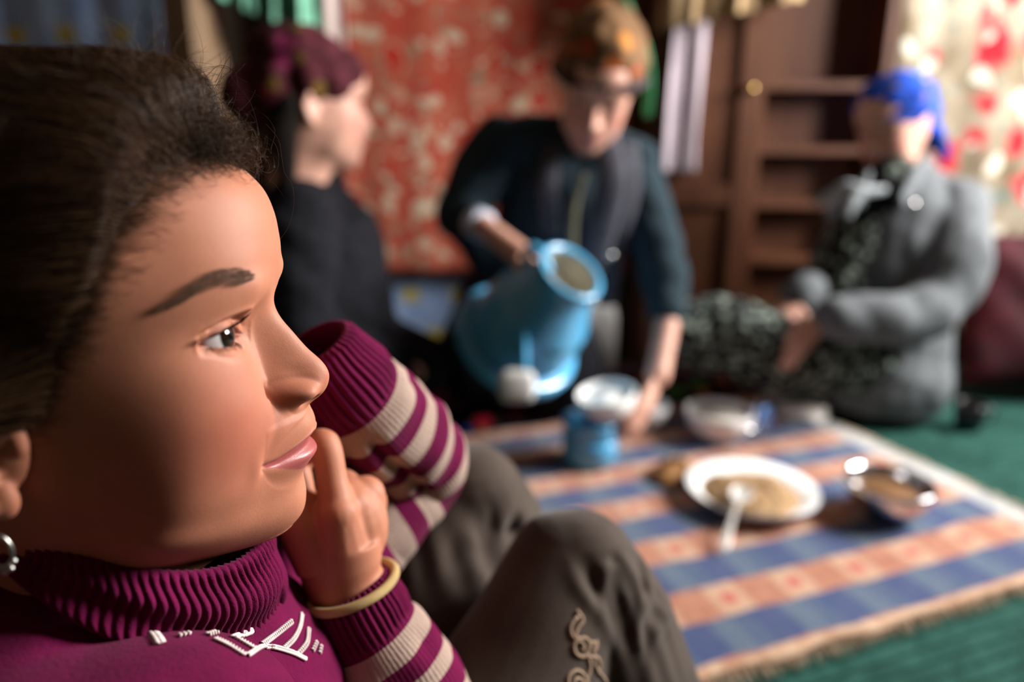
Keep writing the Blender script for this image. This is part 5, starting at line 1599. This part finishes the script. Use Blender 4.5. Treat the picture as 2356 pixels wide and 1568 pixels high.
M_SC_BLUE = scarf_mat('royal_blue_scarf', (.006, .055, .42), [(.05, .09, .30), (.14, .10, .12)], 30, .8)
M_BLACK = plain('black_knit', (.010, .010, .013), .98, 60, .4, .1)
M_NAVYK = plain('dark_teal_knit', (.018, .032, .042), .95, 60, .35, .15)
M_VEST = plain('charcoal_vest', (.055, .056, .072), .8, 30, .3, .2)
M_GREYC = plain('grey_coat_cloth', (.105, .115, .125), .85, 26, .25, .2)
M_BROWNC = plain('dark_brown_collar', (.045, .018, .014), .95, 30, .3, .15)
def skirt_mat():
    M = NT('black_skirt_grey_print'); co = M.coord(); n = M.noise(co, 40, 3, .5, .6).outputs['Fac']; v = M.n('ShaderNodeTexVoronoi'); v.inputs['Scale'].default_value = 48; M.l(co, v.inputs['Vector'])
    m = M.math('MULTIPLY', M.math('LESS_THAN', v.outputs['Distance'], .42), M.math('GREATER_THAN', n, .44))
    M.color(M.mix(m, (.010, .012, .012), (.22, .26, .22))); M.set(roughness=.9, **{'Specular_IOR_Level': .15}); return M.m
M_SKIRT = skirt_mat()

# =============== woman pouring
def build_pourer():
    w = empty('person', at(1165, 800, 1.80) * 1.0, 'woman in dark clothes and an orange print headscarf bending to pour from a blue can', 'person')
    w.location.z = 0.026
    hp = HeadPose(at(1372, 208, 1.40), math.radians(-100), math.radians(-38), math.radians(-10), 1.14)
    shR, elR, wrR = at(1150, 335, 1.56), at(1058, 492, 1.52), at(1112, 520, 1.42)
    hdR = at(1205, 592, 1.335)
    shL, elL, wrL, hdL = at(1462, 380, 1.56), at(1528, 640, 1.50), at(1535, 745, 1.46), at(1512, 868, 1.42)
    neck, chest, belly, hip = at(1345, 330, 1.54), at(1298, 420, 1.60), at(1240, 600, 1.70), at(1195, 745, 1.80)
    b = MB()
    smooth_limb(b, [hp.v((-12, 0, -95)), neck, chest], [.046, .05, .085])
    smooth_limb(b, [chest, belly, hip], [.105, .10, .12])
    smooth_limb(b, [shR, elR, wrR], [.048, .038, .024]); smooth_limb(b, [shL, elL, wrL], [.048, .036, .026])
    limb(b, [shR, shL], [.05, .05])
    smooth_limb(b, [wrR, wrR * .5 + hdR * .5, hdR], [.025, .025, .026])
    smooth_limb(b, [wrL, wrL * .4 + hdL * .6, hdL * .95 + wrL * .05], [.026, .025, .026])
    hand_shape(b, hdR - (hdR - wrR).normalized() * .02, hdR - wrR, Vector((-.3, -.2, -1)), 1.0, .92, .1, -1)
    hand_shape(b, hdL, (hdL - wrL).normalized() + Vector((-.25, -.1, 0)), Vector((-.9, .2, -.3)), .38, 1.0, .25, 1)
    # folded legs
    for sx in (-.11, .09):
        smooth_limb(b, [hip + Vector((sx, 0, -.02)), hip + Vector((sx * .9, -.13, -.06)), hip + Vector((sx * .9, -.05, -.11))], [.080, .052, .040])
    finish_body(b, hp, w)
    g = MB()                                             # black sweater, right sleeve
    smooth_limb(g, [neck + Vector((0, .01, -.01)), chest, belly, hip], [.075, .135, .13, .15])
    limb(g, [shR, neck], [.068, .06]); limb(g, [shL, neck], [.062, .06])
    smooth_limb(g, [shR, (shR + elR) / 2, elR, elR * .55 + wrR * .45], [.072, .064, .056, .046])
    smooth_limb(g, [elR, elR + Vector((.06, .08, -.10)), belly], [.05, .05, .10])
    limb(g, [hip + Vector((0, -.02, 0)), hip + Vector((-.02, -.06, -.05))], [.17, .17])
    sw_ = garment('sweater', g, M_NAVYK, w, .006, 6, .006, 34, 3)
    a_ = get_co(sw_.data); a_[:, 2] = np.maximum(a_[:, 2], .029); set_co(sw_.data, a_)
    k = MB()                                             # long black skirt over the folded legs
    smooth_limb(k, [hip + Vector((-.02, 0, .02)), hip + Vector((-.10, -.13, -.06))], [.16, .115], 10)
    smooth_limb(k, [hip + Vector((.02, 0, .02)), hip + Vector((.09, -.15, -.07))], [.16, .115], 10)
    k.ball(hip + Vector((0, .02, -.06)), (.22, .19, .12))
    sk = garment('skirt', k, M_BLACK, w, .008, 8, .005, 26, 9)
    A = get_co(sk.data); A[:, 2] = np.maximum(A[:, 2], .029); set_co(sk.data, A)
    s = MB()                                             # left sleeve, dark teal
    smooth_limb(s, [shL + Vector((-.02, 0, .0)), (shL + elL) / 2, elL, elL * .35 + wrL * .65], [.066, .060, .052, .044])
    garment('sleeve', s, M_NAVYK, w, .005, 5, .004, 40, 5)
    # open charcoal waistcoat fronts hanging forward
    for pts, wd in (([(1395, 300, 1.44), (1410, 400, 1.42), (1385, 520, 1.46), (1345, 660, 1.52)], [.020, .030, .034, .028]), ([(1275, 330, 1.46), (1262, 430, 1.44), (1268, 540, 1.50)], [.016, .022, .020]), ([(1440, 330, 1.47), (1440, 440, 1.46), (1412, 560, 1.50), (1395, 700, 1.58)], [.026, .030, .026, .022])):
        A = spline([list(at(*p)) + [q] for p, q in zip(pts, wd)], 18)
        v = MB().tube([Vector(a[:3]) for a in A], [float(a[3]) for a in A], 16, True, .35, AX_R)
        v.build('waistcoat_front', M_VEST, w)
    for px, py, dpt in ((1404, 588, 1.44),):
        MB().ball(at(px, py, dpt), (.008, .005, .008)).build('button', M_STEEL, w)
    # trim along the opening
    MB().tube(spline([at(1345, 400, 1.425), at(1322, 480, 1.44), at(1316, 590, 1.48)], 16), .008, 8).build('waistcoat_trim', plain('olive_trim', (.16, .15, .10), .8), w)
    # cuff on the right wrist
    d = (wrR - elR).normalized(); cpt = wrR * .86 + elR * .14
    MB().tube([cpt - d * .016, cpt - d * .014, cpt + d * .012, cpt + d * .016], [.031, .034, .034, .031], 18).build('shirt_cuff', plain('pale_blue_cuff', (.50, .56, .68), .7), w)
    # headscarf: cap over the skull, band at the brow, loose end at the back
    sc = MB()
    for p, r in (((-8, 0, 58), (96, 80, 72)), ((-2, 0, 80), (84, 72, 62)), ((-46, 0, 20), (48, 66, 58)), ((10, 0, 92), (60, 58, 44)), ((-60, 0, 66), (56, 66, 62)), ((-40, 0, 90), (58, 60, 44))):
        sc.ball(hp.v(p), tuple(v * hp.s for v in r), 24, 16, Matrix(hp.R.tolist()))
    o = garment('headscarf', sc, M_SC_MULTI, w, .004, 6, .0035, 60, 14)
    A = spline([hp.v((86, 0, 66)), hp.v((66, 50, 56)), hp.v((0, 80, 34)), hp.v((-70, 50, 8)), hp.v((-92, 0, -4)), hp.v((-70, -50, 8)), hp.v((0, -80, 34)), hp.v((66, -50, 56)), hp.v((86, 0, 66))], 60)
    MB().tube([Vector(a) for a in A], .010, 10, False).build('scarf_band', plain('dark_scarf_hem', (.035, .022, .028), .9), o)
    A = spline([list(at(1445, 40, 1.46)) + [.016], list(at(1478, 110, 1.45)) + [.016], list(at(1492, 190, 1.44)) + [.013], list(at(1490, 268, 1.44)) + [.009]], 20)
    MB().tube([Vector(a[:3]) for a in A], [float(a[3]) for a in A], 12, True, .4).build('scarf_tail', M_SC_GREEN, o)
    A = spline([list(at(1380, -30, 1.42)) + [.010], list(at(1428, 5, 1.36)) + [.016], list(at(1452, 45, 1.37)) + [.012]], 14)
    MB().tube([Vector(a[:3]) for a in A], [float(a[3]) for a in A], 12, True, .5).build('scarf_fold', M_SC_GREEN, o)
    return hdR, hdL
hdR, hdL = build_pourer()

# =============== blue can in her hand
def build_can():
    mouth, base = at(1308, 632, 1.245), at(1180, 792, 1.395)
    ax = (mouth - base).normalized(); L = (mouth - base).length
    u = ax.orthogonal().normalized(); rot = Matrix((u, ax.cross(u), ax)).transposed()
    c = empty('milk_can', base - ax * .0, 'sky blue enamel can with a white grip, tilted in the pouring hand', 'can')
    k = L
    lathe_obj('can_body', base, [(0, .0), (.104, .0), (.112, .006), (.112, k * .10), (.108, k * .40), (.098, k * .55), (.078, k * .68)], M_BLUEEN, c, 48, rot)
    lathe_obj('base_ring', base, [(.110, -.004), (.128, -.004), (.133, .004), (.133, .028), (.126, .034), (.111, .030)], M_BLUEEN, c, 48, rot)
    lathe_obj('shoulder', base, [(.100, k * .50), (.104, k * .53), (.102, k * .58), (.090, k * .66), (.088, k * .70), (.076, k * .78), (.074, k * .82), (.064, k * .90), (.061, k * 1.0), (.066, k * 1.02), (.066, k * 1.05), (.060, k * 1.06), (.054, k * 1.03), (.054, k * .85), (.070, k * .70), (.09, k * .5)], M_BLUEEN, c, 48, rot)
    lathe_obj('mouth_lining', base, [(.0535, k * 1.03), (.0525, k * .84), (.046, k * .80), (0, k * .80)], plain('cream_enamel', (.50, .46, .36), .3, 10, .2), c, 40, rot)
    # grip lug at the top held by the hand
    MB().tube(spline([at(1222, 640, 1.29), at(1212, 600, 1.28), at(1222, 572, 1.275), at(1244, 585, 1.27), at(1262, 625, 1.265)], 24), .011, 10).build('carry_lug', M_BLUEEN, c)
    # hanging bail with white grip
    p0, p1 = at(1206, 640, 1.255), at(1208, 852, 1.235)
    bail = MB().tube(spline([p0, p0 * .66 + p1 * .34 + Vector((.002, 0, 0)), p0 * .33 + p1 * .67, p1], 16), .0125, 10, True, .6).build('bail_handle', M_BLUEEN, c)
    g = MB(); gc = at(1190, 886, 1.232); q = lambda v: math.copysign(abs(v) ** .5, v)
    V = []
    for i, (zz, s) in enumerate(((-.030, .55), (-.026, .85), (-.015, .98), (.012, 1), (.024, .82), (.029, .5))):
        for j in range(20):
            b_ = 2 * math.pi * j / 20; V.append(gc + AX_R * (.034 * s * q(math.cos(b_))) + AX_F * (.016 * s * q(math.sin(b_))) + AX_U * zz)
    g.add(V, grid_faces(6, 20, True) + [tuple(range(19, -1, -1)), tuple(100 + i for i in range(20))])
    g.build('white_grip', plain('white_grip_plastic', (.62, .61, .59), .45, 10, .06), bail)
build_can()

# bowl under the reaching hand
hb = at(1398, 926, 1.375)
_tilt = Matrix.Rotation(math.radians(-10), 3, 'Y') @ Matrix.Rotation(math.radians(6), 3, 'X')
held = empty('china_bowl', hb - Vector((0, 0, .02)), 'white china bowl of milk resting on top of the blue pot', 'bowl')
lathe_obj('bowl_shell', hb - _tilt @ Vector((0, 0, .030)), bowl_prof(.060, .052, .003, .42), M_CHINA, held, 48, _tilt)
lathe_obj('milk', hb - _tilt @ Vector((0, 0, .030)), [(0, .040), (.0535, .040), (.054, .041), (0, .0425)], plain('milk', (.80, .79, .75), .2, 8, .03), held, 40, _tilt)

# =============== woman in the grey coat
def build_seated():
    hip = at(2050, 800, 1.74)
    w = empty('person', (hip.x, hip.y, .026), 'seated woman in a grey coat and a royal blue headscarf, hands in her lap', 'person')
    hp = HeadPose(at(2062, 300, 1.63), math.radians(-150), math.radians(-20), math.radians(4), 1.06)
    neck, chest = at(2085, 420, 1.70), at(2075, 540, 1.72)
    shR, shL = at(1985, 480, 1.74), at(2190, 480, 1.62)
    elR, wrR, hdR = at(1900, 640, 1.70), at(1830, 680, 1.58), at(1800, 690, 1.56)
    elL, wrL, hdL = at(2150, 700, 1.52), at(1900, 730, 1.49), at(1862, 738, 1.50)
    kn = at(1650, 785, 1.64)
    b = MB()
    smooth_limb(b, [hp.v((-12, 0, -95)), neck, chest, hip], [.046, .05, .10, .12]); limb(b, [shR, shL], [.05, .05])
    smooth_limb(b, [shR, elR, wrR], [.048, .036, .024]); smooth_limb(b, [shL, elL, wrL], [.048, .036, .024])
    hand_shape(b, wrR, at(1790, 760, 1.54) - wrR, Vector((.2, .3, -1)), .5, 1.0, .15, 1)
    hand_shape(b, wrL, at(1815, 800, 1.50) - wrL, Vector((.0, .5, -1)), .45, 1.0, .2, -1)
    smooth_limb(b, [hip, at(1760, 790, 1.62), kn], [.085, .065, .045]); smooth_limb(b, [kn, at(1720, 850, 1.66)], [.045, .035], 8)
    finish_body(b, hp, w)
    g = MB()
    smooth_limb(g, [neck, at(2072, 500, 1.68), at(2045, 640, 1.67), at(2030, 790, 1.72), at(2020, 880, 1.72)], [.078, .135, .14, .15, .155], 22, 20)
    limb(g, [shR, neck, shL], [.068, .07, .070])
    smooth_limb(g, [shL, at(2200, 590, 1.54), elL, at(2040, 735, 1.48), at(1925, 728, 1.485)], [.076, .072, .066, .058, .050], 24)
    smooth_limb(g, [shR, elR, at(1838, 676, 1.585)], [.066, .056, .046])
    limb(g, [at(1960, 860, 1.68), at(2110, 890, 1.64)], [.085, .075])
    coat = garment('coat', g, M_GREYC, w, .006, 5, .007, 26, 12, (1, 1, .55))
    A = get_co(coat.data); A[:, 2] = np.maximum(A[:, 2], .028); set_co(coat.data, A)
    # lapels, collar, hip seam, button
    for pts, wd in (([(2128, 372, 1.60), (2095, 430, 1.56), (2070, 470, 1.53)], [.020, .032, .016]), ([(2000, 400, 1.60), (1985, 450, 1.57), (1978, 480, 1.57)], [.014, .022, .012])):
        A = spline([list(at(*p)) + [q] for p, q in zip(pts, wd)], 12)
        MB().tube([Vector(a[:3]) for a in A], [float(a[3]) for a in A], 14, True, .4).build('collar', M_GREYC, coat)
    MB().ball(at(2100, 472, 1.50), (.010, .005, .010)).build('button', M_STEEL, coat)
    # dark jumper and print blouse in the coat opening
    j = MB(); smooth_limb(j, [at(2050, 415, 1.62), at(2010, 500, 1.64), at(1945, 620, 1.64), at(1915, 740, 1.64)], [.062, .075, .072, .066])
    garment('blouse', j, M_SKIRT, w, .005, 5, .003, 40, 4)
    t = MB(); smooth_limb(t, [at(2085, 405, 1.67), at(2058, 432, 1.63), at(2040, 455, 1.60)], [.050, .058, .056], 8)
    garment('rollneck', t, M_BLACK, w, .005, 5, .002, 40, 6)
    M_BOW = plain('pale_grey_bow', (.30, .33, .35), .7)
    for pts, rr in (([(2040, 436, 1.555), (1990, 440, 1.545), (1950, 436, 1.555), (1925, 452, 1.57), (1905, 500, 1.60)], [.008, .012, .020, .017, .008]), ([(1985, 442, 1.545), (1962, 468, 1.55), (1950, 500, 1.56)], [.010, .014, .009]), ([(1950, 440, 1.56), (1905, 452, 1.58), (1872, 470, 1.60)], [.008, .012, .007])):
        A = spline([list(at(*p)) + [q] for p, q in zip(pts, rr)], 16)
        MB().tube([Vector(a[:3]) for a in A], [float(a[3]) for a in A], 12, True, .4).build('neck_bow', M_BOW, w)
    # skirt over the folded legs
    k = MB()
    smooth_limb(k, [at(1990, 810, 1.68), at(1800, 800, 1.60), at(1640, 760, 1.62)], [.115, .095, .085], 14); smooth_limb(k, [at(1640, 780, 1.64), at(1800, 850, 1.60)], [.07, .06], 8)
    smooth_limb(k, [at(1640, 765, 1.63), at(1575, 760, 1.62)], [.092, .078], 8)
    sk = garment('skirt', k, M_SKIRT, w, .006, 6, .005, 24, 7)
    A = get_co(sk.data); A[:, 2] = np.maximum(A[:, 2], .028); set_co(sk.data, A)
    sc = MB()
    for p, r in (((-8, 0, 56), (96, 78, 66)), ((-2, 0, 74), (82, 70, 52)), ((-50, 0, 20), (50, 66, 56)), ((30, 0, 74), (56, 64, 34))):
        sc.ball(hp.v(p), tuple(v * hp.s for v in r), 24, 16, Matrix(hp.R.tolist()))
    o = garment('headscarf', sc, M_SC_BLUE, w, .004, 6, .004, 70, 24, (1, 1, 2.2))
    kn_ = MB(); kn_.ball(at(2135, 300, 1.62), (.032, .03, .026), 14, 10)
    smooth_limb(kn_, [at(2138, 300, 1.62), at(2160, 325, 1.61), at(2172, 362, 1.61)], [.020, .022, .010], 10); smooth_limb(kn_, [at(2135, 305, 1.63), at(2130, 340, 1.62)], [.018, .012], 6)
    garment('scarf_knot', kn_, M_SC_BLUE, o, .004, 4, .003, 80, 3)
build_seated()

# =============== woman in black at the left, seen from behind her shoulder
def build_left():
    hip = at(760, 860, 1.42)
    w = empty('person', (hip.x, hip.y, 0), 'woman in black with a dark maroon headscarf, turned towards the red curtain', 'person')
    hp = HeadPose(at(712, 262, 1.27), math.radians(22), math.radians(-6), math.radians(0), 1.10)
    neck, chest = at(690, 400, 1.34), at(700, 520, 1.38)
    shR, shL = at(690, 505, 1.27), at(770, 520, 1.46)
    elR, hdR = at(700, 760, 1.22), at(872, 828, 1.315)
    b = MB(); smooth_limb(b, [hp.v((-12, 0, -95)), neck, chest, hip], [.044, .05, .10, .12]); limb(b, [shR, shL], [.05, .05])
    elL, hdL = at(822, 730, 1.48), at(878, 765, 1.46)
    smooth_limb(b, [shR, elR, hdR], [.045, .036, .024]); smooth_limb(b, [shL, elL, hdL], [.045, .036, .024])
    hand_shape(b, at(872, 828, 1.315), Vector((1, .2, -.08)), Vector((0, 0, -1)), 1.2, .8, .05, 1); hand_shape(b, at(878, 765, 1.46), Vector((1, -.05, -.38)), Vector((0, 0, -1)), 1.2, .8, .05, -1)
    limb(b, [hip, at(930, 865, 1.45)], [.09, .06])
    # ear
    for pts in ([(2, -64, 22), (-10, -72, 26), (-16, -72, 8), (-6, -68, -14), (2, -65, -18)],): b.tube([hp.v(p) for p in pts], [.004, .006, .007, .007, .005], 8)
    b.ball(hp.v((-6, -66, 2)), tuple(v * hp.s for v in (12, 4, 18)), 12, 8, Matrix(hp.R.tolist()))
    finish_body(b, hp, w)
    g = MB()
    smooth_limb(g, [at(690, 440, 1.35), chest, at(740, 700, 1.42), hip + Vector((0, 0, -.02))], [.088, .145, .15, .16], 20)
    limb(g, [shR, neck + Vector((0, 0, -.03)), shL], [.070, .074, .070])
    smooth_limb(g, [shR, at(690, 640, 1.22), elR, at(820, 815, 1.28), at(925, 832, 1.335), at(985, 838, 1.36)], [.074, .066, .060, .052, .046, .040], 24)
    smooth_limb(g, [shL, at(798, 640, 1.48), elL, at(930, 790, 1.45), at(990, 815, 1.455)], [.066, .058, .054, .046, .04])
    limb(g, [hip, at(880, 850, 1.42), at(975, 850, 1.43)], [.15, .10, .055])
    go = garment('cardigan', g, M_BLACK, w, .006, 6, .005, 30, 21)
    A = get_co(go.data); A[:, 2] = np.maximum(A[:, 2], .004); set_co(go.data, A)
    c = MB(); smooth_limb(c, [at(685, 370, 1.33), at(688, 415, 1.34), at(690, 440, 1.345)], [.062, .078, .085], 8)
    garment('collar', c, M_BROWNC, w, .005, 4, .003, 40, 2)
    sc = MB()
    for p, r in (((-8, 0, 54), (97, 79, 66)), ((-2, 0, 74), (84, 72, 54)), ((-56, 0, 30), (62, 76, 64)), ((-104, -10, 14), (40, 46, 44)), ((30, 0, 72), (62, 68, 40)), ((-20, 0, 84), (84, 78, 56))):
        sc.ball(hp.v(p), tuple(v * hp.s for v in r), 24, 16, Matrix(hp.R.tolist()))
    o = garment('headscarf', sc, M_SC_MAROON, w, .004, 6, .004, 60, 31, (1, 1, 1.8))
    h = MB(); smooth_limb(h, [hp.v((-40, -58, 10)), hp.v((-46, -60, -40)), hp.v((-40, -58, -90)), hp.v((-34, -70, -150))], [.022, .024, .02, .012], 16)
    garment('hair', h, plain('black_brown_hair', (.006, .004, .0035), .9, 60, .3, .1), w, .004, 4, .002, 120, 3, (1, 1, .3))
build_left()
